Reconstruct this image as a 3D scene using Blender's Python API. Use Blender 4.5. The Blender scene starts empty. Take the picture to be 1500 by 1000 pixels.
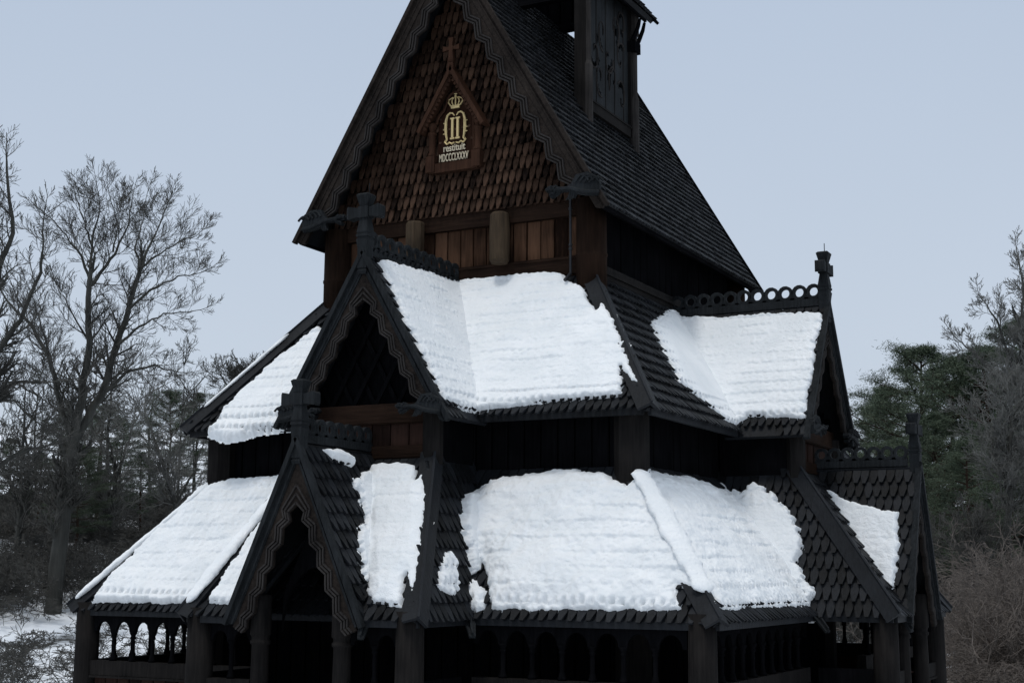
import bpy, math, random
import numpy as np
from mathutils import Vector, Matrix
V=Vector
scene=bpy.context.scene
COL=scene.collection
rng=random.Random(7)

# ------------------------------------------------------------------ camera numbers (metres, degrees)
CAM=V((12.342,-21.401,2.658)); YAW,PITCH,ROLL,FPX=map(float,(27.753,9.21,.296,2073.168))
yw,pt,rl=map(math.radians,(YAW,PITCH,ROLL))
_R=V((math.cos(yw),math.sin(yw),0)); _F0=V((-math.sin(yw),math.cos(yw),0)); _U0=V((0,0,1))
FW=_F0*math.cos(pt)+_U0*math.sin(pt); _U=_U0*math.cos(pt)-_F0*math.sin(pt)
RT=_R*math.cos(rl)+_U*math.sin(rl); UP=-_R*math.sin(rl)+_U*math.cos(rl)
def ray(x,y): return (FW*FPX+RT*(x-750)-UP*(y-500))
def at_dist(x,y,D):                       # a point D metres away (horizontally) in that direction
    d=ray(x,y); return CAM+d*(D/math.hypot(d.x,d.y))

# ------------------------------------------------------------------ helpers
def tag(o,label=None,cat=None,group=None,kind=None):
    if label:o['label']=label
    if cat:o['category']=cat
    if group:o['group']=group
    if kind:o['kind']=kind
    return o
def empty(name,loc=(0,0,0)):
    o=bpy.data.objects.new(name,None); COL.objects.link(o); o.location=loc; return o
class MB:
    def __init__(s): s.v=[];s.f=[]
    def add(s,vs,fs):
        n=len(s.v); s.v.extend(tuple(p) for p in vs); s.f.extend(tuple(i+n for i in f) for f in fs)
    def hexa(s,a,b):                       # two loops of equal length -> closed solid
        n=len(a); s.add(list(a)+list(b),[tuple(range(n))[::-1],tuple(range(n,2*n))]+[(i,(i+1)%n,n+(i+1)%n,n+i) for i in range(n)])
    def plate(s,poly,off):                 # polygon extruded by vector off
        s.hexa([V(p) for p in poly],[V(p)+V(off) for p in poly])
    def box(s,x0,x1,y0,y1,z0,z1):
        s.hexa([(x0,y0,z0),(x1,y0,z0),(x1,y1,z0),(x0,y1,z0)],[(x0,y0,z1),(x1,y0,z1),(x1,y1,z1),(x0,y1,z1)])
    def beam(s,p0,p1,w,h,up=(0,0,1),w1=None,h1=None):
        p0=V(p0);p1=V(p1);d=(p1-p0).normalized();a=d.cross(V(up))
        if a.length<1e-4:a=d.cross(V((0,1,0)))
        a.normalize();b=a.cross(d)
        w1=w if w1 is None else w1;h1=h if h1 is None else h1
        q=lambda p,w,h:[p+a*w/2+b*h/2,p-a*w/2+b*h/2,p-a*w/2-b*h/2,p+a*w/2-b*h/2]
        s.hexa(q(p0,w,h),q(p1,w1,h1))
    def tube(s,pts,rs,n=6):
        if not hasattr(rs,'__len__'):rs=[rs]*len(pts)
        L=[];pts=[V(p) for p in pts]
        for i,p in enumerate(pts):
            d=(pts[min(i+1,len(pts)-1)]-pts[max(i-1,0)]).normalized()
            a=d.cross(V((.13,.37,.92))).normalized();b=a.cross(d)
            L.append([p+(a*math.cos(t)+b*math.sin(t))*rs[i] for t in [k*2*math.pi/n for k in range(n)]])
        vs=[q for l in L for q in l];fs=[]
        for i in range(len(L)-1):
            for k in range(n):
                k2=(k+1)%n;fs.append((i*n+k,i*n+k2,(i+1)*n+k2,(i+1)*n+k))
        fs+= [tuple(range(n))[::-1],tuple(range((len(L)-1)*n,len(L)*n))]
        s.add(vs,fs)
    def lathe(s,c,prof,n=16):              # prof: (radius, z)
        L=[[(c[0]+r*math.cos(t),c[1]+r*math.sin(t),z) for t in [(k+.5)*2*math.pi/n for k in range(n)]] for r,z in prof]
        vs=[q for l in L for q in l];fs=[]
        for i in range(len(L)-1):
            for k in range(n):
                k2=(k+1)%n;fs.append((i*n+k,i*n+k2,(i+1)*n+k2,(i+1)*n+k))
        fs+=[tuple(range(n))[::-1],tuple(range((len(L)-1)*n,len(L)*n))]
        s.add(vs,fs)
    def build(s,name,mat,parent=None,smooth=False):
        me=bpy.data.meshes.new(name); me.from_pydata(s.v,[],s.f); me.update()
        if smooth: me.polygons.foreach_set('use_smooth',[True]*len(me.polygons))
        me.materials.append(mat)
        o=bpy.data.objects.new(name,me); COL.objects.link(o)
        if parent:o.parent=parent; 
        if parent is not None:
            pm=Matrix.Identity(4);p=parent
            while p: pm=Matrix.Translation(p.location)@pm;p=p.parent
            if pm.translation.length>1e-6: me.transform(pm.inverted())
        return o

# ------------------------------------------------------------------ materials
def nt(m): return m.node_tree.nodes,m.node_tree.links
def newmat(name):
    m=bpy.data.materials.new(name);m.use_nodes=True;return m
def wood(name,c0,c1,axis=2,rough=.75,island=.0,bump=.5,spec=.25,fine=24):
    m=newmat(name);N,L=nt(m);b=N['Principled BSDF']
    tc=N.new('ShaderNodeTexCoord');mp=N.new('ShaderNodeMapping');L.new(tc.outputs['Object'],mp.inputs[0])
    sc=[fine]*3;sc[axis]=fine/14;mp.inputs['Scale'].default_value=sc
    n=N.new('ShaderNodeTexNoise');n.inputs['Scale'].default_value=1;n.inputs['Detail'].default_value=6;n.inputs['Roughness'].default_value=.65
    L.new(mp.outputs[0],n.inputs[0])
    n2=N.new('ShaderNodeTexNoise');n2.inputs['Scale'].default_value=1.7;n2.inputs['Detail'].default_value=5;L.new(tc.outputs['Object'],n2.inputs[0])
    ad=N.new('ShaderNodeMath');ad.operation='MULTIPLY_ADD';ad.inputs[1].default_value=.55;L.new(n.outputs[0],ad.inputs[0])
    mu=N.new('ShaderNodeMath');mu.operation='MULTIPLY';mu.inputs[1].default_value=.45;L.new(n2.outputs[0],mu.inputs[0]);L.new(mu.outputs[0],ad.inputs[2])
    src=ad.outputs[0]
    if island:
        g=N.new('ShaderNodeNewGeometry');a2=N.new('ShaderNodeMath');a2.operation='MULTIPLY_ADD';a2.inputs[1].default_value=island
        L.new(g.outputs['Random Per Island'],a2.inputs[0]);s2=N.new('ShaderNodeMath');s2.operation='SUBTRACT';s2.inputs[1].default_value=island/2
        L.new(src,s2.inputs[0]);L.new(s2.outputs[0],a2.inputs[2]);src=a2.outputs[0]
    cr=N.new('ShaderNodeValToRGB');cr.color_ramp.elements[0].position=.3;cr.color_ramp.elements[1].position=.68
    cr.color_ramp.elements[0].color=(*c0,1);cr.color_ramp.elements[1].color=(*c1,1)
    L.new(src,cr.inputs[0]);L.new(cr.outputs[0],b.inputs['Base Color'])
    b.inputs['Roughness'].default_value=rough;b.inputs['Specular IOR Level'].default_value=spec
    bp=N.new('ShaderNodeBump');bp.inputs['Strength'].default_value=bump;bp.inputs['Distance'].default_value=.02
    L.new(n.outputs[0],bp.inputs['Height']);L.new(bp.outputs[0],b.inputs['Normal'])
    return m
M={}
M['tar_v']=wood('tarred_wood_upright',(.0016,.0018,.0022),(.0065,.0065,.0075),2,spec=.0,rough=.95)
M['tar_x']=wood('tarred_wood_along',(.002,.002,.0025),(.009,.009,.010),0,spec=.0,rough=.95)
M['tar_y']=wood('tarred_wood_across',(.002,.002,.0025),(.009,.009,.010),1,spec=.0,rough=.95)
M['roof']=wood('tarred_shingles',(.0024,.0029,.0036),(.0140,.0160,.0195),2,rough=.6,island=.35,spec=.15)
M['grey']=wood('weathered_grey_wood',(.0038,.0046,.0052),(.025,.028,.031),2,bump=.9,spec=.08)
M['board']=wood('brown_black_board',(.005,.0045,.0045),(.034,.027,.023),1,bump=.9,spec=.04,fine=16)
M['trim']=wood('carved_trim_wood',(.011,.010,.010),(.046,.042,.040),2,bump=.6,spec=.03)
M['post']=wood('brown_stave_wood',(.005,.0034,.0028),(.027,.0155,.0105),2,bump=.7,spec=.03)
M['post_dark']=wood('dark_stave_wood',(.0042,.0042,.0045),(.020,.018,.017),2,bump=.7,spec=.03)
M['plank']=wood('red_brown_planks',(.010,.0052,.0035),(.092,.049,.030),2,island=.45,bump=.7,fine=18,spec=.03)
M['beam']=wood('dark_brown_beam',(.0055,.0035,.0028),(.028,.016,.011),0,bump=.8,spec=.03)
M['gshingle']=wood('brown_gable_shingles',(.009,.006,.0048),(.070,.041,.028),2,island=.34,bump=.6,fine=30,spec=.03)
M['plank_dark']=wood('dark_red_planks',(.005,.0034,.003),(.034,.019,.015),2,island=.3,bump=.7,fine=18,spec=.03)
M['log']=wood('pale_log_wood',(.014,.011,.008),(.080,.055,.034),2,bump=1.,spec=.1)
M['niche']=wood('niche_wood',(.014,.0075,.0055),(.060,.030,.019),2,bump=.5,spec=.03)
M['niche_dark']=wood('niche_back_wood',(.009,.0045,.003),(.030,.013,.008),2,bump=.5,spec=.03)
M['pale_twig']=wood('pale_frosty_twigs',(.055,.056,.053),(.19,.19,.18),2,bump=0,spec=.1)
M['bark']=wood('grey_bark',(.020,.0205,.019),(.075,.075,.068),2,bump=1.,fine=8,spec=.1)
M['twig']=wood('grey_twigs',(.030,.030,.028),(.110,.108,.100),2,bump=0,spec=.1)
M['brown_twig']=wood('brown_twigs',(.070,.061,.055),(.19,.165,.148),2,bump=0,spec=.1)
M['pine_bark']=wood('pine_bark',(.016,.011,.008),(.055,.034,.024),2,bump=1,fine=8,spec=.1)
def flat(name,c,r=.6,metal=0):
    m=newmat(name);N,L=nt(m);b=N['Principled BSDF'];tc=N.new('ShaderNodeTexCoord')
    n=N.new('ShaderNodeTexNoise');n.inputs['Scale'].default_value=9;n.inputs['Detail'].default_value=4;L.new(tc.outputs['Object'],n.inputs[0])
    mx=N.new('ShaderNodeMixRGB');mx.inputs[1].default_value=(*[k*.6 for k in c],1);mx.inputs[2].default_value=(*[min(1,k*1.35) for k in c],1)
    L.new(n.outputs[0],mx.inputs[0]);L.new(mx.outputs[0],b.inputs['Base Color']);b.inputs['Roughness'].default_value=r;b.inputs['Metallic'].default_value=metal
    return m
M['gold']=flat('gilding',(.55,.42,.20),.5,.25)
M['letter']=flat('pale_gilt_letters',(.50,.43,.31),.6)
M['metal']=flat('dark_metal',(.02,.022,.026),.5,.4)
def needles():
    m=newmat('pine_needles');N,L=nt(m);b=N['Principled BSDF']
    g=N.new('ShaderNodeNewGeometry');cr=N.new('ShaderNodeValToRGB')
    cr.color_ramp.elements[0].color=(.022,.036,.022,1);cr.color_ramp.elements[1].color=(.095,.122,.078,1)
    L.new(g.outputs['Random Per Island'],cr.inputs[0]);L.new(cr.outputs[0],b.inputs['Base Color']);b.inputs['Roughness'].default_value=.6
    b.inputs['Specular IOR Level'].default_value=.2
    return m
M['needle']=needles()
def snowmat():
    m=newmat('snow');N,L=nt(m);b=N['Principled BSDF'];tc=N.new('ShaderNodeTexCoord')
    n=N.new('ShaderNodeTexNoise');n.inputs['Scale'].default_value=1.6;n.inputs['Detail'].default_value=5;L.new(tc.outputs['Object'],n.inputs[0])
    cr=N.new('ShaderNodeValToRGB');cr.color_ramp.elements[0].color=(.80,.83,.85,1);cr.color_ramp.elements[1].color=(.87,.89,.905,1)
    cr.color_ramp.elements[0].position=.35;cr.color_ramp.elements[1].position=.6
    L.new(n.outputs[0],cr.inputs[0]);L.new(cr.outputs[0],b.inputs['Base Color']);b.inputs['Roughness'].default_value=.85;b.inputs['Specular IOR Level'].default_value=.15
    n2=N.new('ShaderNodeTexNoise');n2.inputs['Scale'].default_value=16;n2.inputs['Detail'].default_value=7;n2.inputs['Roughness'].default_value=.65;L.new(tc.outputs['Object'],n2.inputs[0])
    bp=N.new('ShaderNodeBump');bp.inputs['Strength'].default_value=.8;bp.inputs['Distance'].default_value=.035;L.new(n2.outputs[0],bp.inputs['Height']);L.new(bp.outputs[0],b.inputs['Normal'])
    return m
M['snow']=snowmat()

# ------------------------------------------------------------------ dimensions
a1=2.6; M2=3.67; D=2*M2
Z1E,Z1A,E1,G1,B1=8.69,13.93,3.09,.52,7.5
Z2T,Z2E,E2,O2=7.61,5.07,4.41,1.95
A2,A2Y=3.94,1.5
Z3T,Z3E,E3,O3=4.2,1.98,5.8,3.04
class Face:
    def __init__(s,kind,half,d2,e2h,d2w,h2w,d3,e3h):
        s.kind=kind;s.half=half;s.d2=d2;s.e2h=e2h;s.d2w=d2w;s.h2w=h2w;s.d3=d3;s.e3h=e3h
    def __call__(s,u,d,z):
        k=s.kind
        if k=='front':return V((u,-d,z))
        if k=='right':return V((a1+d,M2+u,z))
        if k=='left':return V((-a1-d,M2-u,z))
        return V((-u,D+d,z))
FR=Face('front',a1,O2,E2,A2Y,A2,O3,E3)
SD=Face('right',M2,E2-a1,M2+O2,A2-a1,M2+A2Y,E3-a1,M2+O3)
LF=Face('left',M2,E2-a1,M2+O2,A2-a1,M2+A2Y,E3-a1,M2+O3)
BK=Face('back',a1,O2,E2,A2Y,A2,O3,E3)

class Plane:                                # roof plane: p0,p1 along the eave, p2 somewhere up the slope
    def __init__(s,p0,p1,p2):
        s.O=V(p0);s.U=(V(p1)-s.O).normalized();n=s.U.cross(V(p2)-s.O).normalized()
        if n.z<-1e-6:n=-n
        s.N=n;s.W=n.cross(s.U)
        if s.W.z<0:s.W=-s.W
    def uv(s,p): d=V(p)-s.O;return (d.dot(s.U),d.dot(s.W))
    def at(s,u,v,h=0): return s.O+s.U*u+s.W*v+s.N*h
    def px(s,x,y):
        r=ray(x,y);t=(s.O-CAM).dot(s.N)/r.dot(s.N);return s.uv(CAM+r*t)
def inpoly(u,v,P):
    c=False;n=len(P)
    for i in range(n):
        a=P[i];b=P[i-1]
        if (a[1]>v)!=(b[1]>v) and u<(b[0]-a[0])*(v-a[1])/(b[1]-a[1])+a[0]:c=not c
    return c
def shingles(mb,pl,poly,w=.14,h=.23,t=.03,lift=.04,over=.05,tip=.21,front=1,fill=.90):
    uv=[pl.uv(p) for p in poly];u0=min(p[0] for p in uv);u1=max(p[0] for p in uv);v0=0;v1=max(p[1] for p in uv)
    r=0;v=-over
    N=pl.N*front
    while v<v1:
        k=int(u0/w)-1
        while k*w<u1+w:
            uc=(k+.5*(r%2))*w
            if inpoly(uc,max(v+h*.45,.02),uv):
                ja=rng.uniform(-.012,.012);jh=rng.uniform(-.006,.01);ju=rng.uniform(-.05,.05)*w;W=w*fill
                o=[(-W/2,h*1.2),(W/2,h*1.2),(W/2,h*.58),(W*tip,0),(-W*tip,0),(-W/2,h*.58)]
                top=[];bot=[]
                for a,b in o:
                    f=1-b/(h*1.2);hh=.004+lift*f+jh*f+a/W*ja*f
                    p=pl.O+pl.U*(uc+ju+a)+pl.W*(v+b+ja)
                    top.append(p+N*(hh+t*(.3+.7*f)));bot.append(p+N*(hh-.01))
                vs=top+bot;fs=[(0,1,2,3,4,5)]+[(i,(i+1)%6,6+(i+1)%6,6+i) for i in (1,2,3,4,5)]
                mb.add(vs,fs)
            k+=1
        r+=1;v+=h
def roof_plate(mb,pl,poly,th=.07): mb.plate(poly,-pl.N*th)

church=empty('stave_church',(0,0,0))
tag(church,'dark timber stave church in three tiers, snow lying on the two lower roofs','church')

# ------------------------------------------------------------------ carved ornaments
def barge(face,d,za,hw,zf,parent,bm='grey',W=.22,TW=.24,A=.07,P=.42,end=0.,ribs=3,back=False,th=.07):
    L=math.hypot(hw,za-zf);cs,sn=hw/L,(za-zf)/L
    for s in (-1,1):
        def pt(l,q,dd=0): # l along slope, q inward
            return face(s*(cs*l-sn*q),d+dd,za-sn*l-cs*q)
        # q inward with apex mitre: l >= q*cs/sn to keep u>=0
        mit=lambda q:q*sn/cs
        mb=MB();mb.plate([pt(0,0),pt(L,0),pt(L+.02,W*.55),pt(L-.05,W),pt(mit(W),W)],face(0,th,0)-face(0,0,0))
        mb.beam(pt(-.0,.0,th+.02),pt(L+.05,.0,th+.02),.07,.10,up=face(0,1,0)-face(0,0,0))
        mb.beam(pt(mit(.1),.1,th),pt(L,.1,th),.03,.03,up=face(0,1,0)-face(0,0,0))
        mb.build('bargeboard',M[bm] if not back else M['tar_v'],parent)
        if back: continue
        q0=W+.02
        lst=[(mit(q0+TW+A*.5),q0+TW+A*.5),(mit(q0+TW+A*.5)+P*.42,q0+TW-A)]
        l=mit(q0+TW+A*.5)+P*.7
        while l<L-.1-end:
            lst.append((l,q0+TW+A*.5));lst.append((l+P*.42,q0+TW-A));l+=P
            lst.append((l-P*.3,q0+TW-A*.2))
        if l<L+.05-end: lst.append((L+.04-end,q0+TW-A))
        # cut off below foot level
        mb=MB()
        # strips between straight outer edge and zigzag edge
        outer=[(l2,W-.01) for l2,q in lst];outer[0]=(mit(W-.01),W-.01)
        dv=face(0,.05,0)-face(0,0,0)
        for i in range(len(lst)-1):
            mb.plate([pt(*outer[i]),pt(*outer[i+1]),pt(*lst[i+1]),pt(*lst[i])],dv)
        mb.build('trim_board',M['board'],parent);mb=MB()
        for r in range(ribs):
            off=.015+r*(TW*.72)/ribs
            pr=[pt(l2-(off if i==0 else 0)*0,q-off,.055) for i,(l2,q) in enumerate(lst)]
            pr[0]=pt(mit(lst[0][1]-off),lst[0][1]-off,.055)
            for i in range(len(pr)-1): mb.beam(pr[i],pr[i+1],.026,.05,up=dv.normalized())
        mb.build('barge_trim',M['trim'],parent)
def finial(face,u,d,zb,parent,k=1.,spike=True):
    mb=MB();c=lambda z,w,dd=0,uo=0:[face(u+uo-w/2,d-w/2+dd,z),face(u+uo+w/2,d-w/2+dd,z),face(u+uo+w/2,d+w/2+dd,z),face(u+uo-w/2,d+w/2+dd,z)]
    lv=[(0,.15),(.05,.19),(.09,.15),(.10,.19),(.44,.19),(.60,.23),(.61,.20),(.64,.20),(.65,.235),(.69,.235),(.70,.20),(.73,.22),(.98,.145),(1.0,.145)]
    lv=[(z*k,w*k) for z,w in lv]
    for i in range(len(lv)-1): mb.hexa(c(zb+lv[i][0],lv[i][1]),c(zb+lv[i+1][0]-.001,lv[i+1][1]))
    z0=zb+.98*k
    mb.hexa(c(z0,.20*k),c(z0+.20*k,.20*k))
    mb.hexa(c(z0+.2*k,.15*k),c(z0+.40*k,.25*k));mb.hexa(c(z0+.40*k,.25*k),c(z0+.43*k,.19*k))
    dw=.13*k
    for s in (-1,1):
        def q(uo,h,dep): return [face(u+s*uo,d-dep,z0+.1*k-h),face(u+s*uo,d+dep,z0+.1*k-h),face(u+s*uo,d+dep,z0+.1*k+h),face(u+s*uo,d-dep,z0+.1*k+h)]
        mb.hexa(q(.095*k,.075*k,.075*k),q(.31*k,.115*k,.10*k));mb.hexa(q(.31*k,.115*k,.10*k),q(.35*k,.08*k,.07*k))
    if spike: mb.tube([face(u+.06,d,z0+.42*k),face(u+.06,d,z0+.62*k)],.008,5)
    mb.build('finial_cross',M['grey'],parent)
def crest(face,d0,d1,z,parent,pitch=.262,bh=.14):
    mb=MB();n=max(2,round((d1-d0)/pitch));p=(d1-d0)/n
    q=lambda d,zz,t:face(t,d,zz)
    mb.plate([face(-.05,d0,z),face(-.05,d1,z),face(-.05,d1,z+bh),face(-.05,d0,z+bh)],face(.1,0,0)-face(0,0,0))
    mb.plate([face(-.03,d0,z+bh),face(-.03,d1,z+bh),face(-.03,d1,z+bh+.035),face(-.03,d0,z+bh+.035)],face(.06,0,0)-face(0,0,0))
    K=14;ro=p*.54;ri=p*.31;zc=z+bh+ro*.93;t=.035
    for i in range(n):
        dc=d0+(i+.5)*p
        vs=[];
        for j in range(K):
            a=2*math.pi*j/K
            for r,tt in ((ro,-t),(ri,-t),(ri,t),(ro,t)): vs.append(face(tt,dc+r*math.cos(a),zc+r*math.sin(a)))
        fs=[]
        for j in range(K):
            b=(j+1)%K
            for m in range(4): fs.append((4*j+m,4*j+(m+1)%4,4*b+(m+1)%4,4*b+m))
        mb.add(vs,fs)
        # filler lobes between rings
        if i<n-1: mb.plate([face(-.03,dc+p*.5-.035,z+bh),face(-.03,dc+p*.5+.035,z+bh),face(-.03,dc+p*.5+.05,zc+ro*.30),face(-.03,dc+p*.5-.05,zc+ro*.30)],face(.06,0,0)-face(0,0,0))
    mb.build('ridge_crest',M['grey'],parent)
def dragon(face,u,d,z,s,parent,k=1.):          # s=+1: body at outer right, head pointing left (inward)
    mb=MB();T=.05
    P=lambda a,b,dd=0:face(u-s*a*k,d+dd,z+b*k)
    body=[(-.12,-.13),(.10,-.10),(.26,-.06),(.30,-.12),(.38,-.10),(.36,-.01),(.52,.00),(.60,-.05),(.68,-.09),(.72,-.04),(.67,-.01),(.74,.0),(.78,.05),(.73,.11),(.66,.10),(.60,.12),(.55,.08),(.40,.07),(.33,.11),(.25,.24),(.05,.26),(-.10,.17),(-.15,.05)]
    nv=face(0,.09,0)-face(0,0,0)
    mb.plate([P(a,b) for a,b in body],nv)
    for j,(x0,h) in enumerate(((.24,.2),(.16,.19),(.08,.165),(0.,.13))):
        pts=[P(x0+.02-.02*t-.24*t*.9,.02+h*math.sin(math.pi*(.15+.7*t)),.10) for t in [i/7 for i in range(8)]]
        mb.tube(pts,[.022*k]*8,5)
    mb.tube([P(a,b,.1) for a,b in ((-.14,-.08),(.05,-.06),(.2,-.02),(.34,.03),(.5,.04),(.62,.03))],[.03*k,.035*k,.035*k,.035*k,.03*k,.035*k],6)
    mb.tube([P(a,b,.1) for a,b in ((.60,.05),(.68,.065),(.76,.05))],[.04*k,.045*k,.025*k],6)
    mb.tube([P(.655,.085,.13),P(.655,.085,.15)],.02*k,6)
    mb.tube([P(a,b,.1) for a,b in ((.60,.0),(.67,-.02),(.70,-.05))],[.025*k,.022*k,.015*k],5)
    for j in range(3): mb.tube([P(.28+.035*j,-.04,.08),P(.30+.04*j,-.12,.09),P(.34+.04*j,-.15,.09)],[.02*k,.016*k,.008*k],5)
    mb.build('dragon_carving',M['grey'],parent)
def hip(pt_,pb,nL,nR,parent,w=.17,mat='roof'):  # inverted V cap along a hip
    pt_=V(pt_);pb=V(pb);d=(pb-pt_).normalized();up=(nL+nR).normalized()
    sL=d.cross(nL).normalized();sR=d.cross(nR).normalized()
    if sL.dot(nR)>0:sL=-sL
    if sR.dot(nL)>0:sR=-sR
    def sec(p):
        r=p+up*.125
        return [r,p+sL*w+nL*.085,p+sL*w+nL*.045,p+up*.06,p+sR*w+nR*.045,p+sR*w+nR*.085]
    a=sec(pt_-d*.04);b=sec(pb+d*.03)
    mb=MB()
    for i in ((0,1,2,3),(0,3,4,5)): mb.hexa([a[j] for j in i],[b[j] for j in i])
    mb.beam(pt_+up*.135-d*.04,pb+up*.135+d*.03,.035,.03,up=up)
    return mb.build('hip_board',M[mat],parent)
def plankwall(mb,face,u0,u1,d,z0,z1,w=.25,gap=.012,jit=.012,th=.05):
    n=max(1,round((u1-u0)/w));p=(u1-u0)/n
    for i in range(n):
        a=u0+i*p+gap;b=u0+(i+1)*p-gap;dd=d+rng.uniform(-jit,jit)
        A=[face(a,dd-th,z0),face(b,dd-th,z0),face(b,dd,z0),face(b-.02,dd+.012,z0),face(a+.02,dd+.012,z0),face(a,dd,z0)]
        B=[V(p_)+V((0,0,z1-z0)) for p_ in A];mb.hexa(A,B)
    mb.plate([face(u0,d-th-.03,z0),face(u1,d-th-.03,z0),face(u1,d-th-.03,z1),face(u0,d-th-.03,z1)],face(0,.02,0)-face(0,0,0))
def fbox(mb,face,u0,u1,d0,d1,z0,z1):
    mb.hexa([face(u0,d0,z0),face(u1,d0,z0),face(u1,d1,z0),face(u0,d1,z0)],[face(u0,d0,z1),face(u1,d0,z1),face(u1,d1,z1),face(u0,d1,z1)])

# ------------------------------------------------------------------ TIER 1: upper nave
# roof
mb=MB();K1=(Z1A-Z1E)/E1
P1={}
for s in (-1,1):
    p0,p1,p2,p3=V((s*E1,-G1,Z1E)),V((s*E1,B1,Z1E)),V((0,B1,Z1A)),V((0,-G1,Z1A))
    pl=Plane(p0,p1,p2);P1[s]=pl
    roof_plate(mb,pl,[p0,p1,p2,p3],.09)
    shingles(mb,pl,[p0,p1,p2,p3],w=.13,h=.18,t=.026,lift=.034,fill=.90)
uroof=mb.build('upper_roof',M['roof'],church)
barge(FR,G1+.0,Z1A+.08,E1+.05,Z1E-.02,uroof,bm='board',W=.20,TW=.25,A=.075,P=.46,ribs=3,end=.55)
barge(BK,B1-D,Z1A+.08,E1+.05,Z1E-.02,uroof,back=True)
dragon(FR,2.90,G1+.08,8.93,1,uroof,1.08)
dragon(FR,-2.80,G1+.08,8.93,-1,uroof,1.05)
mb=MB()
for s in (-1,1):
    mb=MB();mb.beam((s*(E1-.05),-G1,Z1E-.03),(s*(E1-.05),B1,Z1E-.03),.06,.12);mb.build('eave_board',M['tar_y'],uroof)
# gable wall of brown shingles
mb=MB();g0,g1,g2=V((-2.72,-.02,8.93)),V((2.72,-.02,8.93)),V((0,-.02,Z1A-.38))
gpl=Plane(g0,g1,g2);gpl.N=V((0,-1,0));gpl.W=V((0,0,1))
shingles(mb,gpl,[g0,g1,g2],w=.132,h=.225,t=.035,lift=.07,over=.0,tip=.19,fill=.80)
gw=mb.build('gable_shingle_wall',M['gshingle'],church)
for yb in (.02,D-.1):
    mb=MB();mb.plate([(-2.85,yb,8.9),(2.85,yb,8.9),(0,yb,Z1A-.2)],(0,.08,0));mb.build('gable_backing',M['tar_v'],gw)
# walls
mb=MB();plankwall(mb,FR,-2.4,2.4,-.06,7.3,8.8,w=.262)
uw=mb.build('upper_plank_wall',M['plank'],church)
mb=MB();plankwall(mb,SD,-3.5,3.5,-.06,7.3,9.3,w=.3);plankwall(mb,LF,-3.5,3.5,-.06,7.3,9.3,w=.3);plankwall(mb,BK,-2.4,2.4,-.06,7.3,8.95,w=.3)
mb.build('side_plank_wall',M['tar_v'],church)
for z0,z1,dd in ((8.67,8.98,.07),(7.66,7.97,.05)):
    mb=MB();fbox(mb,FR,-2.42,2.42,-.08,dd,z0,z1);fbox(mb,FR,-2.42,2.42,-.08,dd+.02,z1-.05,z1-.02)
    mb.build('tie_beam',M['beam'],uw)
for f in (SD,LF):
    mb=MB();fbox(mb,f,-3.5,3.5,-.08,.05,7.62,7.86);fbox(mb,f,-3.5,3.5,-.08,.09,7.70,7.76);mb.build('sill_beam',M['post_dark'],uw)
for sx in (-1,1):
    for y in (0,D):
        mb=MB();mb.lathe((sx*a1,y),[(.262,6.6),(.262,7.92),(.275,7.93),(.275,7.97),(.262,7.98),(.255,8.92)],20)
        mb.build('corner_post',M['post'],uw,True)
mb=MB();mb.lathe((.93,-.2),[(.14,7.93),(.175,7.99),(.18,8.5),(.17,8.80),(.13,8.84)],14);mb.build('bracket_log',M['log'],uw)
mb=MB();mb.lathe((-.8,-.2),[(.17,7.9),(.17,8.82),(.15,8.86)],8);mb.build('bracket_log',M['log'],uw)
mb=MB();mb.tube([(2.27,-.14,7.62),(2.27,-.14,9.8)],.022,8)
for z in (8.05,8.12,8.75,9.4): mb.tube([(2.27,-.14,z),(2.27,-.14,z+.035)],.036,8)
mb.tube([(2.27,-.14,7.64),(2.24,-.3,7.5)],.03,8)
mb.build('conduit',M['metal'],uw)

# ------------------------------------------------------------------ niche with the crowned monogram
CX=-.02;y0=-.10
mb=MB()
arch=[(-.37,9.88),(.37,9.88),(.36,10.62)]+[(.36*math.cos(t),10.62+.30*math.sin(t)) for t in [math.pi*i/14 for i in range(1,5)]]+\
 [(.17*math.cos(t),10.98+.20*math.sin(t)) for t in [math.pi*i/10 for i in range(0,11)]]+[(.36*math.cos(t),10.62+.30*math.sin(t)) for t in [math.pi*i/14 for i in range(10,14)]]+[(-.36,10.62)]
mb.plate([(CX+a,y0-.02,z) for a,z in arch],(0,.06,0))
nic=mb.build('plaque_niche',M['niche_dark'],church)
mb=MB()   # moulding round the arch
pts=[(CX+a*1.06,y0-.05,z+(.02 if z>10.6 else 0)) for a,z in arch[1:]]
mb.tube(pts,.022,6);mb.tube([(CX+a*1.16,y0-.02,z+(.05 if z>10.6 else 0)) for a,z in arch[1:]],.02,6)
mb.build('arch_moulding',M['niche'],nic)
mb=MB();mb.box(CX-.54,CX+.54,y0-.12,y0+.04,9.79,9.89);mb.box(CX-.50,CX+.50,y0-.12,y0+.04,9.72,9.79)
mb.box(CX-.56,CX-.38,y0-.14,y0+.04,9.74,10.04);mb.box(CX+.39,CX+.56,y0-.14,y0+.04,9.74,10.04);mb.build('niche_sill',M['niche'],nic)
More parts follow.
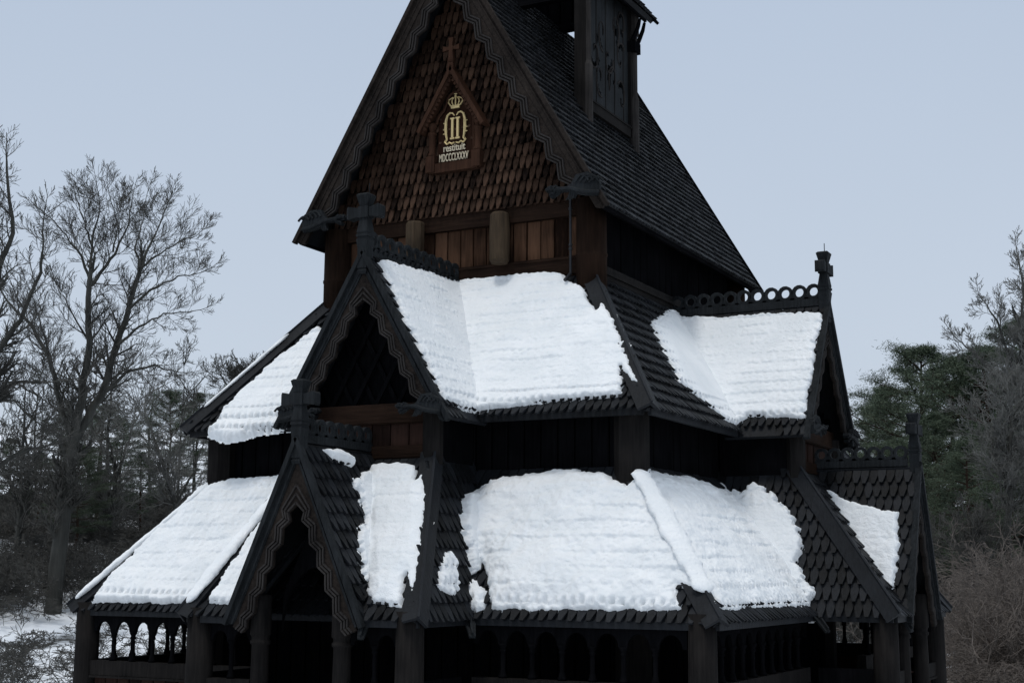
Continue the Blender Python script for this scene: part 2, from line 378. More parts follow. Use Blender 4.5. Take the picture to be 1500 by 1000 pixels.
for s in (-1,1):
    mb=MB();c=(CX+s*.475,y0-.05);mb.lathe(c,[(.075,10.04),(.085,10.08),(.062,10.12),(.066,10.44),(.085,10.46),(.085,10.49),(.06,10.51),(.06,10.55),(.09,10.60),(.09,10.66),(.05,10.68)],12)
    mb.build('colonnette',M['niche'],nic,True)
    mb=MB();q=lambda l,w,dd:(CX+s*(l*.513-w*.858),y0-dd,11.66-l*.858-w*.513)
    Lh=1.36
    mb.plate([q(0,0,.26),q(Lh,0,.26),q(Lh,.07,.26),q(.06,.07,.26)],(0,.26,0))
    n=13
    for i in range(n):
        l=.22+i*(Lh-.3)/n; mb.plate([q(l,.07,.22),q(l+.085,.07,.22),q(l+.06,.14,.22),q(l+.025,.14,.22)],(0,.04,0))
    mb.plate([q(.1,.06,.20),q(Lh-.03,.06,.20),q(Lh-.03,.11,.20),q(.16,.11,.20)],(0,.05,0))
    mb.build('niche_hood',M['niche'],nic)
mb=MB();yy=y0-.20
def cb(x0,x1,z0,z1,g=0): mb.hexa([(CX+x0-g,yy-.05,z0),(CX+x1+g,yy-.05,z0),(CX+x1+g,yy+.03,z0),(CX+x0-g,yy+.03,z0)],[(CX+x0,yy-.05,z1),(CX+x1,yy-.05,z1),(CX+x1,yy+.03,z1),(CX+x0,yy+.03,z1)])
cb(-.05,.05,11.48,11.72,.02);cb(-.035,.035,11.74,11.93,.025);cb(-.045,.045,11.93,12.02);cb(-.05,.05,12.02,12.17,-.02);cb(-.06,.06,11.71,11.745)
for s in (-1,1): mb.hexa([(CX+s*.045,yy-.04,11.95),(CX+s*.045,yy+.02,11.95),(CX+s*.045,yy+.02,12.0),(CX+s*.045,yy-.04,12.0)],[(CX+s*.17,yy-.04,11.93),(CX+s*.17,yy+.02,11.93),(CX+s*.17,yy+.02,12.03),(CX+s*.17,yy-.04,12.03)])
mb.build('niche_cross',M['niche'],nic)
yg=y0-.045
g=lambda a,z:(CX+a,yg,z+.025)
mb=MB()
for s in (-1,1):
    # the open O: two bowed sides curling in at the top
    pts=[(.02,10.74),(.06,10.79),(.11,10.80),(.165,10.76),(.195,10.66),(.20,10.52),(.19,10.40),(.17,10.30),(.20,10.26)]
    mb.tube([g(s*a,z) for a,z in pts],[.010,.015,.018,.021,.026,.028,.024,.016,.01],6)
    for z,r in ((10.62,.03),(10.50,.03),(10.42,.02)): mb.tube([g(s*.20,z),g(s*.25,z)],[.018,.008],5)
    mb.tube([g(s*a,z) for a,z in ((.015,10.24),(.07,10.22),(.12,10.25),(.17,10.22),(.22,10.27),(.20,10.31))],[.014,.018,.016,.018,.014,.006],5)
    mb.box(CX+s*.055-.021,CX+s*.055+.021,yg-.02,yg+.01,10.35,10.70)
    mb.box(CX+s*.055-.044,CX+s*.055+.044,yg-.02,yg+.01,10.325,10.355);mb.box(CX+s*.055-.044,CX+s*.055+.044,yg-.02,yg+.01,10.70,10.725)
mb.build('monogram',M['gold'],nic)
mb=MB();mb.box(CX-.085,CX+.085,yg-.02,yg+.01,10.90,10.935);mb.box(CX-.10,CX+.10,yg-.015,yg+.01,10.94,10.958)
for a in (-1,-.5,0,.5,1):
    mb.tube([g(a*.095,10.93),g(a*.15,11.0),g(a*.135,11.05),g(a*.05,11.085)],[.013,.014,.013,.01],5)
mb.tube([g(0,11.08),g(0,11.12)],.02,6);mb.tube([g(0,11.1),g(0,11.18)],.010,5);mb.tube([g(-.03,11.145),g(.03,11.145)],.010,5)
mb.build('crown',M['gold'],nic)
def text(body,cx,z,h,wid,name):
    cu=bpy.data.curves.new(name,'FONT');cu.body=body;cu.align_x='CENTER';cu.extrude=.01;cu.offset=.012;cu.size=1
    o=bpy.data.objects.new('tmp',cu);COL.objects.link(o);bpy.context.view_layer.update()
    me=bpy.data.meshes.new_from_object(o.evaluated_get(bpy.context.evaluated_depsgraph_get()));bpy.data.objects.remove(o)
    xs=[v.co.x for v in me.vertices];ys=[v.co.y for v in me.vertices]
    sx=wid/(max(xs)-min(xs));sy=h/(max(ys)-min(ys));mx=(max(xs)+min(xs))/2;my=min(ys)
    for v in me.vertices:
        x,y,zz=v.co;v.co=(cx+(x-mx)*sx,yg-.006-zz*.8,z+(y-my)*sy)
    me.materials.append(M['letter']);o=bpy.data.objects.new(name,me);COL.objects.link(o);o.parent=nic
text('restituit',CX-.01,10.105,.125,.45,'lettering');text('MDCCCLXXXV',CX-.02,9.925,.145,.60,'lettering')

# ------------------------------------------------------------------ ridge turret
TW_,T0,T1y=1.66,1.72,3.92
zr=lambda x:Z1A-K1*abs(x)
tb=11.30;tt=14.2
mb=MB()
fbox(mb,FR,-TW_,TW_,-T0-.09,-T0+.09,13.42,13.66);fbox(mb,FR,-TW_,TW_,-T1y-.09,-T1y+.09,13.74,13.88)
for s in (-1,1):
    mb.box(s*TW_-.06,s*TW_+.06,T0,T1y,tt-.2,tt+.1)
tur=mb.build('ridge_turret',M['tar_x'],church)
for s in (-1,1):
    for y in (T0,T1y):
        mb=MB();fbox(mb,Face('front',*[0]*7),s*TW_-.13,s*TW_+.09,-y-.12,-y+.12,zr(TW_)-.3,tt)
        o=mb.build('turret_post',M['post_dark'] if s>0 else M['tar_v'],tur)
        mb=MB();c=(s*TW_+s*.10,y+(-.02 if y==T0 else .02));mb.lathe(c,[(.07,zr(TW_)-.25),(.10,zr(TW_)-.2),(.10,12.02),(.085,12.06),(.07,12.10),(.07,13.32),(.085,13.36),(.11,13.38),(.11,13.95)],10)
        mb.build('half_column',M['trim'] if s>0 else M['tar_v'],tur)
# carved openwork panels
pierced=((2.31,12.77),(2.36,12.35),(2.87,12.34),(2.85,12.15),(3.16,13.25),(3.22,13.2),(3.5,13.3))
def panel(s):
    nu,nv=52,60;W=T1y-T0-.2;H=13.95-tb-.15
    rr=random.Random(5)
    holes=[]
    def spiral(cu,cv,r,turns,a0,sg):
        for i in range(40):
            t=i/39;a=a0+sg*turns*2*math.pi*t;rad=r*(1-.8*t)
            holes.append((cu+rad*math.cos(a),cv+rad*math.sin(a)*1.5,.010+.008*math.sin(t*9)))
    for cu,cv in ((.18,.42),(.36,.62),(.30,.24),(.62,.30),(.80,.52),(.66,.74),(.84,.80),(.5,.45),(.82,.2)):
        spiral(cu,cv,.085,.8,rr.uniform(0,6),rr.choice((-1,1)))
    holes+=[((a-T0-.1)/W,(b-tb-.12)/H,.03) for a,b in pierced]
    rl=MB();rr2=random.Random(5)
    for cu,cv in ((.18,.42),(.36,.62),(.30,.24),(.62,.30),(.80,.52),(.66,.74),(.84,.80),(.5,.45),(.82,.2)):
        a0=rr2.uniform(0,6);sg=rr2.choice((-1,1));P_=[]
        for i in range(18):
            t=i/17;a=a0+sg*.8*2*math.pi*t;rad=.12*(1-.8*t);P_.append((s*(TW_+.03),T0+.1+W*(cu+rad*math.cos(a)),tb+.12+H*(cv+rad*1.3*math.sin(a))))
        rl.tube(P_,[.020-.012*i/17 for i in range(18)],5)
    rl.build('carved_scrolls',M['trim'],tur)
    me=MB();idx={}
    yA=T0+.1
    def vid(i,j):
        if (i,j) not in idx:
            idx[(i,j)]=len(me.v);me.v.append((s*(TW_-.0),yA+W*i/nu,tb+.12+H*j/nv))
        return idx[(i,j)]
    for i in range(nu):
        for j in range(nv):
            u=(i+.5)/nu;v=(j+.5)/nv
            if any((u-a)**2+((v-b)/1.2)**2<r*r for a,b,r in holes): continue
            me.f.append((vid(i,j),vid(i+1,j),vid(i+1,j+1),vid(i,j+1)))
    o=me.build('carved_panel',M['grey'],tur)
    md=o.modifiers.new('thick','SOLIDIFY');md.thickness=.05;md.offset=0
    nv2=44;me=MB();idx={}                 # backing boards, pierced in a few places
    for i in range(nu):
        for j in range(nv2):
            y=yA+W*(i+.5)/nu;z=tb+2.65*(j+.5)/nv2
            if any(((y-a)/.045)**2+((z-b)/.075)**2<1 for a,b in pierced): continue
            q=[]
            for ii,jj in ((i,j),(i+1,j),(i+1,j+1),(i,j+1)):
                if (ii,jj) not in idx: idx[(ii,jj)]=len(me.v);me.v.append((s*(TW_-.055),yA+W*ii/nu,tb+2.65*jj/nv2))
                q.append(idx[(ii,jj)])
            me.f.append(tuple(q))
    o=me.build('panel_backing',M['tar_v'],tur)
    mb=MB();mb.beam((s*(TW_+.03),T0,tb+.02),(s*(TW_+.03),T1y,tb+.02),.12,.24);mb.beam((s*(TW_+.04),T0,tb+.10),(s*(TW_+.04),T1y,tb+.10),.14,.03)
    for k in (1,2,3,4):
        yk=yA+W*k/4.6;mb.box(s*(TW_+.028)-.006,s*(TW_+.028)+.006,yk-.012,yk+.012,tb+.12,13.95)
    mb.build('panel_sill',M['post_dark'],tur)
panel(1);panel(-1)
mb=MB()
plankwall(mb,FR,-1.55,1.55,-T1y+.05,13.71,14.5,w=.27)
mb.build('back_boards',M['tar_v'],tur)
mb=MB()
ex,ez=2.05,13.80;kk=1.35
for s in (-1,1):
    p0,p1,p2,p3=V((s*ex,T0-.12,ez)),V((s*ex,T1y+.42,ez)),V((0,T1y+.42,ez+kk*ex)),V((0,T0-.12,ez+kk*ex))
    pl=Plane(p0,p1,p2);roof_plate(mb,pl,[p0,p1,p2,p3],.10);shingles(mb,pl,[p0,p1,p2,p3],w=.14,h=.22)
tr=mb.build('turret_roof',M['roof'],tur)
mb=MB()
for s in (-1,1):
    for y in (T1y+.45,T0-.15): mb.beam((s*(ex+.04),y,ez-.04),(0,y,ez+kk*ex),.06,.2,up=(0,1,0))
    mb.beam((s*(ex-.1),T0-.12,ez-.03),(s*(ex-.1),T1y+.2,ez-.03),.05,.14)
mb.build('turret_bargeboard',M['tar_x'],tur)
mb=MB()
for y in (T1y+.12,T1y-.12): mb.tube([(TW_+.14,y,13.24),(TW_+.20,y,13.36),(TW_+.26,y,13.5),(TW_+.30,y,13.66)],[.05,.045,.04,.03],6)
mb.box(TW_+.02,TW_+.20,T1y-.14,T1y+.14,13.0,13.22);mb.build('carved_bracket',M['tar_v'],tur)

# ------------------------------------------------------------------ TIER 2: middle roof
PL={}
mb=MB()
for f in (FR,SD,LF,BK):
    p=[f(-f.e2h,f.d2,Z2E),f(f.e2h,f.d2,Z2E),f(f.half,0,Z2T),f(-f.half,0,Z2T)]
    pl=Plane(p[0],p[1],p[2]);PL['2'+f.kind]=pl
    roof_plate(mb,pl,p,.08);shingles(mb,pl,p)
    mb.beam(f(-f.e2h+.1,f.d2-.03,Z2E-.05),f(f.e2h-.1,f.d2-.03,Z2E-.05),.06,.1)
mroof=mb.build('middle_roof',M['roof'],church)
for f,g_ in ((FR,SD),(SD,BK),(BK,LF),(LF,FR)):
    hip(f(f.half,0,Z2T),f(f.e2h,f.d2,Z2E),PL['2'+f.kind].N,PL['2'+g_.kind].N,mroof)
G2Z,G2D,H2,F2Z=7.60,2.97,1.55,4.97
for f in (FR,SD):
    gz=G2Z if f is FR else 7.44
    mb=MB()
    for s in (-1,1):
        p=[f(s*H2,G2D,F2Z),f(s*H2,f.d2-.25,F2Z),f(0,-.0,gz),f(0,G2D,gz)]
        pl=Plane(p[0],p[1],p[3]) ;PL['g2'+f.kind+('R' if s>0 else 'L')]=pl
        # extend plate under the main plane; shingles only outside the valley
        roof_plate(mb,pl,p,.07)
        vb=f(s*(H2-.06),f.d2+.03,Z2E)
        shingles(mb,pl,[p[0],vb,p[2],p[3]])
    o=mb.build('middle_gable_roof',M['roof'],church)
    barge(f,G2D-.02,gz+.06,H2+.04,F2Z-.02,o,W=.15,TW=.20,A=.055,P=.38,ribs=3,end=.34)
    crest(f,.02 if f is FR else .0,G2D-.05,gz+.02,o)
    finial(f,0,G2D+.02,gz-.30,o,.93)
    dragon(f,1.38,G2D+.08,F2Z+.13,1,o,.86);dragon(f,-1.38,G2D+.08,F2Z+.13,-1,o,.86)
# tier 2 walls
wm=MB()
for f in (FR,SD,LF,BK): plankwall(wm,f,-f.h2w+.1,f.h2w-.1,f.d2w-.06,.2,5.6,w=.3)
mw=wm.build('middle_plank_wall',M['tar_v'],church)
for x in (-A2,A2):
    for y in (-A2Y,D+A2Y):
        mb=MB();mb.lathe((x,y),[(.27,.2),(.27,4.0),(.272,5.28)],8);mb.build('corner_post',M['post_dark'],mw)
HB2,PB2=1.14,2.71
for f in (FR,SD):
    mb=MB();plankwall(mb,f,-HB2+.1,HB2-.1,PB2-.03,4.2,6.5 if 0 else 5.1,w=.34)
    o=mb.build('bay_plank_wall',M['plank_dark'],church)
    for s in (-1,1):
        mb=MB();fbox(mb,f,*sorted((s*(HB2-.02),s*(HB2+.03))),f.d2w,PB2,4.1,5.5);mb.build('bay_side_wall',M['tar_v'],o)
    for s in (-1,1):
        mb=MB();mb.lathe(f(s*HB2,PB2,0)[:2],[(.16,4.0),(.16,5.1)],8);mb.build('bay_post',M['post_dark'],o)
    for z0,z1,dd in ((4.92,5.24,.06),(4.37,4.58,.05)):
        mb=MB();fbox(mb,f,-HB2,HB2,PB2-.1,PB2+dd,z0,z1);fbox(mb,f,-HB2,HB2,PB2-.1,PB2+dd+.02,z0+.02,z0+.05);mb.build('bay_beam',M['beam'],o)
    mb=MB()  # dark gable field and its diamond lattice
    mb.plate([f(-1.4,PB2-.22,5.24),f(1.4,PB2-.22,5.24),f(0,PB2-.22,7.4)],f(0,.03,0)-f(0,0,0));mb.build('gable_backing',M['tar_v'],o)
    mb=MB()
    for k in range(-3,5):
        for sg in (-1,1):
            u0=k*.42;z=5.24
            # line from (u0,5.24) up with slope 1.75 until roof
            L=0;u,zz=u0,z
            while zz<7.2 and abs(u)<(7.35-zz)/2.15*1.25: u+=sg*.02;zz+=.035
            if zz>5.35 and abs(u0)<1.2: mb.beam(f(u0,PB2-.12+.02*sg,5.22),f(u,PB2-.12+.02*sg,zz),.07,.035,up=f(0,1,0)-f(0,0,0))
    mb.build('lattice',M['tar_v'],o)

# ------------------------------------------------------------------ TIER 3: gallery roof, porches
mb=MB()
for f in (FR,SD,LF,BK):
    p=[f(-f.e3h,f.d3,Z3E),f(f.e3h,f.d3,Z3E),f(f.h2w,f.d2w,Z3T),f(-f.h2w,f.d2w,Z3T)]
    pl=Plane(p[0],p[1],p[2]);PL['3'+f.kind]=pl
    roof_plate(mb,pl,p,.08);shingles(mb,pl,p,w=.15,h=.275)
    mb.beam(f(-f.e3h+.1,f.d3-.03,Z3E-.05),f(f.e3h-.1,f.d3-.03,Z3E-.05),.06,.1)
groof=mb.build('gallery_roof',M['roof'],church)
for f,g_ in ((FR,SD),(SD,BK),(BK,LF),(LF,FR)):
    hip(f(f.h2w,f.d2w,Z3T),f(f.e3h,f.d3,Z3E),PL['3'+f.kind].N,PL['3'+g_.kind].N,groof)
HB3=2.03;ZB3T=4.41
porch={}
for f in (FR,SD):
    DB3,G3D,H3,G3Z,F3Z=(4.58,4.56,1.14,4.50,2.0) if f is FR else (4.52,4.46,1.16,4.50,1.98)
    mb=MB()
    # front plane (gable cuts through its middle)
    pf=[f(-HB3,DB3,Z3E),f(HB3,DB3,Z3E),f(HB2,PB2,ZB3T),f(-HB2,PB2,ZB3T)]
    pl=Plane(*pf[:3]);PL['b3f'+f.kind]=pl
    for s in (-1,1):
        q=[f(s*HB3,DB3,Z3E),f(s*.95,DB3,Z3E),f(s*.0,PB2,ZB3T),f(s*HB2,PB2,ZB3T)]
        roof_plate(mb,pl,q,.07)
        q2=[q[0],f(s*(H3-.08),DB3,Z3E),q[2],q[3]]
        shingles(mb,pl,q2,w=.15,h=.275)
        # side planes of the bay
        r=[f(s*HB3,DB3,Z3E),f(s*HB3,f.d3-.5,Z3E),f(s*HB2,f.d2w-.3,ZB3T),f(s*HB2,PB2,ZB3T)]
        ps=Plane(r[0],r[1],r[3]);PL['b3s'+f.kind+('R' if s>0 else 'L')]=ps
        roof_plate(mb,ps,r,.07)
        shingles(mb,ps,[r[0],f(s*HB3,f.d3+.02,Z3E),f(s*1.2,f.d2w,Z3T+.03),r[3]],w=.15,h=.275)
        # gable planes
        t=[f(s*H3,G3D,F3Z),f(s*H3,G3D-.3,F3Z),f(0,PB2-.1,G3Z),f(0,G3D,G3Z)]
        pg=Plane(t[0],t[1],t[3]);PL['g3'+f.kind+('R' if s>0 else 'L')]=pg
        roof_plate(mb,pg,t,.07)
        shingles(mb,pg,[t[0],f(s*(H3-.05),G3D-.12,F3Z+.1),t[2],t[3]],w=.15,h=.275)
    mb.beam(f(-HB3+.1,DB3-.03,Z3E-.05),f(-.98,DB3-.03,Z3E-.05),.06,.1);mb.beam(f(HB3-.1,DB3-.03,Z3E-.05),f(.98,DB3-.03,Z3E-.05),.06,.1)
    for s in (-1,1): mb.beam(f(s*(HB3-.03),DB3-.05,Z3E-.05),f(s*(HB3-.03),f.d3,Z3E-.05),.06,.1)
    o=mb.build('porch_roof',M['roof'],church);porch[f.kind]=o
    for s in (-1,1): hip(f(s*HB2,PB2,ZB3T),f(s*HB3,DB3,Z3E),pl.N,PL['b3s'+f.kind+('R' if s>0 else 'L')].N,o)
    barge(f,G3D-.0,G3Z+.06,H3+.04,F3Z-.08,o,W=.13,TW=.22,A=.055,P=.36,ribs=3)
    crest(f,PB2+.02,G3D-.1,G3Z+.0,o,pitch=.24,bh=.12)
    finial(f,0,G3D+.03,G3Z-.32,o,.88,spike=False)
    # wooden water spouts under the valleys
    for (u,d,du,dd) in ((HB3-.05,f.d3-.02,.22,.28),(H3,G3D-.1,.06,.22)) if f is FR else ((-HB3+.05,f.d3-.02,-.22,.28),(-H3,G3D-.1,-.06,.22)):
        mb=MB();a,b=f(u,d,Z3E+.05),f(u+du,d+dd,Z3E-.26)
        mb.beam(a,b,.20,.04,w1=.09);mb.beam(a+V((0,0,.04)),b+V((0,0,.04)),.04,.08,w1=.03);mb.build('water_spout',M['grey'],o)
# gallery posts, arcades, rails
def arcade(f,u0,u1,d,pitch,parent,zr_=1.14,zc=1.62,ztop=1.98,planks=True):
    n=max(1,round((u1-u0)/pitch));p=(u1-u0)/n
    mb=MB();R=p*.5-.065;dv=f(0,.06,0)-f(0,0,0)
    for i in range(n):
        c=u0+(i+.5)*p;K=10
        arc=[(c+R*math.cos(math.pi*k/K),zc+R*1.12*math.sin(math.pi*k/K)) for k in range(K+1)]
        for k in range(K):
            (a,za),(b,zb)=arc[k],arc[k+1]
            mb.plate([f(a,d-.03,za),f(b,d-.03,zb),f(b,d-.03,ztop),f(a,d-.03,ztop)],dv)
        for s in (-1,1):
            mb.plate([f(c+s*p/2,d-.03,zc),f(c+s*R,d-.03,zc),f(c+s*R,d-.03,ztop),f(c+s*p/2,d-.03,ztop)],dv)
    ar=mb.build('gallery_arcade',M['tar_v'],parent)
    for i in range(1,n):
        mb=MB();c=f(u0+i*p,d,0)
        mb.lathe(c[:2],[(.065,zr_),(.065,zr_+.04),(.05,zr_+.055),(.045,zr_+.10),(.034,zr_+.12),(.038,zr_+.3),(.034,zc-.12),(.05,zc-.10),(.05,zc-.08),(.04,zc-.06),(.065,zc-.02),(.068,zc+.01)],8)
        mb.build('colonnette',M['tar_v'],ar,True)
    mb=MB();fbox(mb,f,u0,u1,d-.1,d+.08,zr_-.24,zr_);fbox(mb,f,u0,u1,d-.1,d+.10,zr_-.28,zr_-.245);mb.build('gallery_rail',M['post_dark'],ar)
    if planks:
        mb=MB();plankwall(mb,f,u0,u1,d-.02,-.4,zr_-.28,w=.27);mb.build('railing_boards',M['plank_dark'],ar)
def gpost(x,y,r=.2,mat='post_dark'):
    mb=MB();mb.lathe((x,y),[(r*1.05,-.5),(r*1.02,1.0),(r*.98,Z3E+.12)],16);mb.build('gallery_post',M[mat],church,True)
PX_,PY_=5.55,2.92
BX,BD=1.84,4.42
for sx in (-1,1):
    gpost(sx*PX_,-PY_);gpost(sx*PX_,D+PY_)
    gpost(sx*BX,-BD);
gpost(a1+4.3,M2-BX);gpost(a1+4.3,M2+BX)
arcade(FR,-PX_+.2,-BX-.1,2.95,.43,church);arcade(FR,BX+.2,PX_-.2,2.95,.46,church)
arcade(SD,-M2-PY_+.2,-BX,PX_-a1+.03,.45,church);arcade(SD,BX,M2+PY_-.2,PX_-a1+.03,.45,church)
arcade(LF,-M2-PY_+.2,M2+PY_-.2,PX_-a1,.45,church);arcade(BK,-PX_+.2,PX_-.2,2.95,.45,church)
for f,dd in ((FR,BD),(SD,4.3)):
    for s in (-1,1):
        u0,u1=sorted((s*.86,s*(BX-.18)));arcade(f,u0,u1,dd-.02,.40,church,zr_=1.08)
    # bay side walls: rail and boards
    for s in (-1,1):
        mb=MB();a=f(s*BX,f.d3,0);b=f(s*BX,dd-.2,0)
        for z0,z1 in ((-.4,.86),(.9,1.14)): mb.beam(V((a.x,a.y,(z0+z1)/2)),V((b.x,b.y,(z0+z1)/2)),.08,z1-z0)
        mb.build('bay_rail',M['tar_v'],church)
        c=f(s*.72,dd,0)
        mb=MB();mb.lathe(c[:2],[(.15,-.5),(.14,.6),(.125,1.58),(.15,1.60),(.15,1.64),(.13,1.66),(.13,1.70),(.155,1.73),(.15,2.3)],14);mb.build('portal_column',M['post_dark'],church,True)
# dark doorway arch in the inner wall of the porch
K=16
for f,dd in ((FR,4.0),(SD,4.0)):
    mb=MB()
    arc=[(.62*math.cos(math.pi*k/K),1.75+.95*math.sin(math.pi*k/K)) for k in range(K+1)]
    for k in range(K):
        (a,za),(b,zb)=arc[k],arc[k+1];mb.plate([f(a,dd,za),f(b,dd,zb),f(b*.98,dd,3.6-abs(b)*2.1 if 3.6-abs(b)*2.1>zb else zb+.02),f(a*.98,dd,3.6-abs(a)*2.1 if 3.6-abs(a)*2.1>za else za+.02)],f(0,.05,0)-f(0,0,0))
    mb.build('porch_arch',M['tar_v'],porch[f.kind])
mb=MB();mb.box(-6,6.2,-3.3,D+3.3,-.75,-.35);mb.box(-2.2,2.2,-4.7,-3.3,-.7,-.38);mb.box(6.2,7.2,M2-2.2,M2+2.2,-.7,-.38)
mb.build('stone_footing',flat('footing_stone',(.16,.16,.16),.9),church)

def np_mesh(name,Vt,F,mat):
    me=bpy.data.meshes.new(name);me.vertices.add(len(Vt));me.vertices.foreach_set('co',Vt.astype(np.float32).ravel())
    k=F.shape[1];me.loops.add(len(F)*k);me.loops.foreach_set('vertex_index',F.astype(np.int32).ravel())
    me.polygons.add(len(F));me.polygons.foreach_set('loop_start',np.arange(0,len(F)*k,k,dtype=np.int32));me.polygons.foreach_set('loop_total',np.full(len(F),k,dtype=np.int32))
    me.update(calc_edges=True);me.materials.append(mat);return me
# ------------------------------------------------------------------ SNOW lying on the roofs
def vnoise(x,y,seed=0):
    xi=np.floor(x).astype(np.int64);yi=np.floor(y).astype(np.int64);xf=x-xi;yf=y-yi
    def h(a,b):
        n=(a*374761393+b*668265263+seed*974711)&0x7fffffff
        n=((n^(n>>13))*1274126177)&0x7fffffff
        return ((n^(n>>16))&0xffff)/65535.
    sx=xf*xf*(3-2*xf);sy=yf*yf*(3-2*yf)
    return (h(xi,yi)*(1-sx)+h(xi+1,yi)*sx)*(1-sy)+(h(xi,yi+1)*(1-sx)+h(xi+1,yi+1)*sx)*sy
def fbm(x,y,seed=0,o=4):
    s=0;a=.5
    for i in range(o): s=s+a*vnoise(x*2**i+i*17.3,y*2**i+i*9.1,seed+i);a*=.5
    return s/(1-.5**o)
def sdf(U,Vv,P):
    d=np.full(U.shape,1e9);ins=np.zeros(U.shape,bool);n=len(P)
    for i in range(n):
        ax,ay=P[i];bx,by=P[i-1];ex_,ey=bx-ax,by-ay
        wx,wy=U-ax,Vv-ay;t=np.clip((wx*ex_+wy*ey)/(ex_*ex_+ey*ey+1e-12),0,1)
        d=np.minimum(d,(wx-ex_*t)**2+(wy-ey*t)**2)
        c=((ay>Vv)!=(by>Vv))&(U<(bx-ax)*(Vv-ay)/((by-ay) if abs(by-ay)>1e-9 else 1e-9)+ax);ins^=c
    return np.where(ins,1,-1)*np.sqrt(d)
SN=[0]
def snow(key,px,label,T=.09,w=.14,h=.23,rip=.35,dim=.0,eave=2,jag=.045,step=.018,lump=.03,soft=None,hard=.05,fade=0.,base=.045):
    if '3' in key: w,h=.15,.275
    pl=PL[key];P=[pl.px(x,y) for x,y in px];SN[0]+=1;sd=SN[0]*13
    u0=min(p[0] for p in P)-.15;u1=max(p[0] for p in P)+.15;v0=min(p[1] for p in P)-.15;v1=max(p[1] for p in P)+.15
    nu=int((u1-u0)/step)+2;nv=int((v1-v0)/step)+2
    U,W=np.meshgrid(u0+np.arange(nu)*step,v0+np.arange(nv)*step,indexing='ij')
    d=sdf(U,W,P)+jag*2.2*(fbm(U/.28,W/.28,sd)-.5)+jag*1.6*(fbm(U/.07,W/.07,sd+5,3)-.5)
    T=T*1.2
    prof=np.sqrt(np.clip(d/hard,0,1))*(T)
    if soft: prof*=.45+.55*np.clip(d/soft,0,1)
    lumps=lump*2*(fbm(U/.6,W/.6,sd+9)-.5)+lump*.9*(fbm(U/.16,W/.12,sd+11)-.5)
    row=(W+.05+.05*(fbm(U/.8,W/.8,sd+31)-.5))/h;ri=np.floor(row);rf=row-ri
    uu=U/w+.5*(ri%2);uf=np.abs(uu-np.round(uu))*2        # 0 on a shingle's axis, 1 between two
    patch=np.clip(fbm(U/1.1,W/.45,sd+3)*3.2-1.05,0,1.15)
    if rip>=.8: patch=.22+.6*patch
    if key[0]=='g' and rip>=.8: patch=.45+.6*patch
    st_=np.clip(rf/.16,0,1);saw=st_*st_*(3-2*st_)*(1-rf)**.9
    ripple=rip*patch*T*(.55*(1-saw)*(.6+.4*uf)+.25*(vnoise(U/.05,W/.035,sd+21)-.5))
    ev=np.clip(1-(W-.02)/(eave*h),0,1) if eave>0 else 0
    dimp=np.exp(-(((rf-.12)/.17)**2))*np.clip((uf-.45)/.35,0,1)
    rag=vnoise(uu*1.0+31,ri*1.7,sd+2)
    H=prof+np.where(d>0,lumps*np.clip(d/.15,0,1)-ripple-dimp*T*(1.25*dim*np.clip(ev*2.4,0,1)*(.25+1.15*rag)+.30*rip*patch*rag),0)
    H=np.where(W>eave*h*.9,np.maximum(H,np.clip(d/.12,0,1)*.095-.01),H)
    if fade>0:      # thin snow that lets the shingle tips show
        fz=np.clip(1-d/fade,0,1);st=np.clip((.62-uf)*2,-1,.3)
        H=H+np.where(d>0,fz*T*(st*1.3-.35-.4*rf),0)
    H=H+base*np.clip(d/.03+1,0,1)-.02
    H=np.where(d<=0,np.maximum(-.05,H+d*1.2),H)
    Pn=np.array(pl.O)+U[...,None]*np.array(pl.U)+W[...,None]*np.array(pl.W)+H[...,None]*np.array(pl.N)
    sag=np.clip(-W,0,.3);Pn[...,2]-=sag*.3
    keepv=d>-.04
    keep=keepv[:-1,:-1]|keepv[1:,:-1]|keepv[:-1,1:]|keepv[1:,1:]
    ii,jj=np.nonzero(keep);idx=lambda a,b:a*nv+b
    F=np.stack([idx(ii,jj),idx(ii+1,jj),idx(ii+1,jj+1),idx(ii,jj+1)],1)
    used,inv=np.unique(F,return_inverse=True);F=inv.reshape(F.shape)
    return finish_snow(Pn.reshape(-1,3)[used],F,label)
def finish_snow(Vt,F,label):
    me=np_mesh('roof_snow',Vt,F,M['snow']);me.polygons.foreach_set('use_smooth',[True]*len(F));me.update()
    o=bpy.data.objects.new('roof_snow',me);COL.objects.link(o)
    c=Vt.mean(0);me.transform(Matrix.Translation(-V(c)));o.location=c
    return tag(o,label,'snow','snow lying on the church roofs')
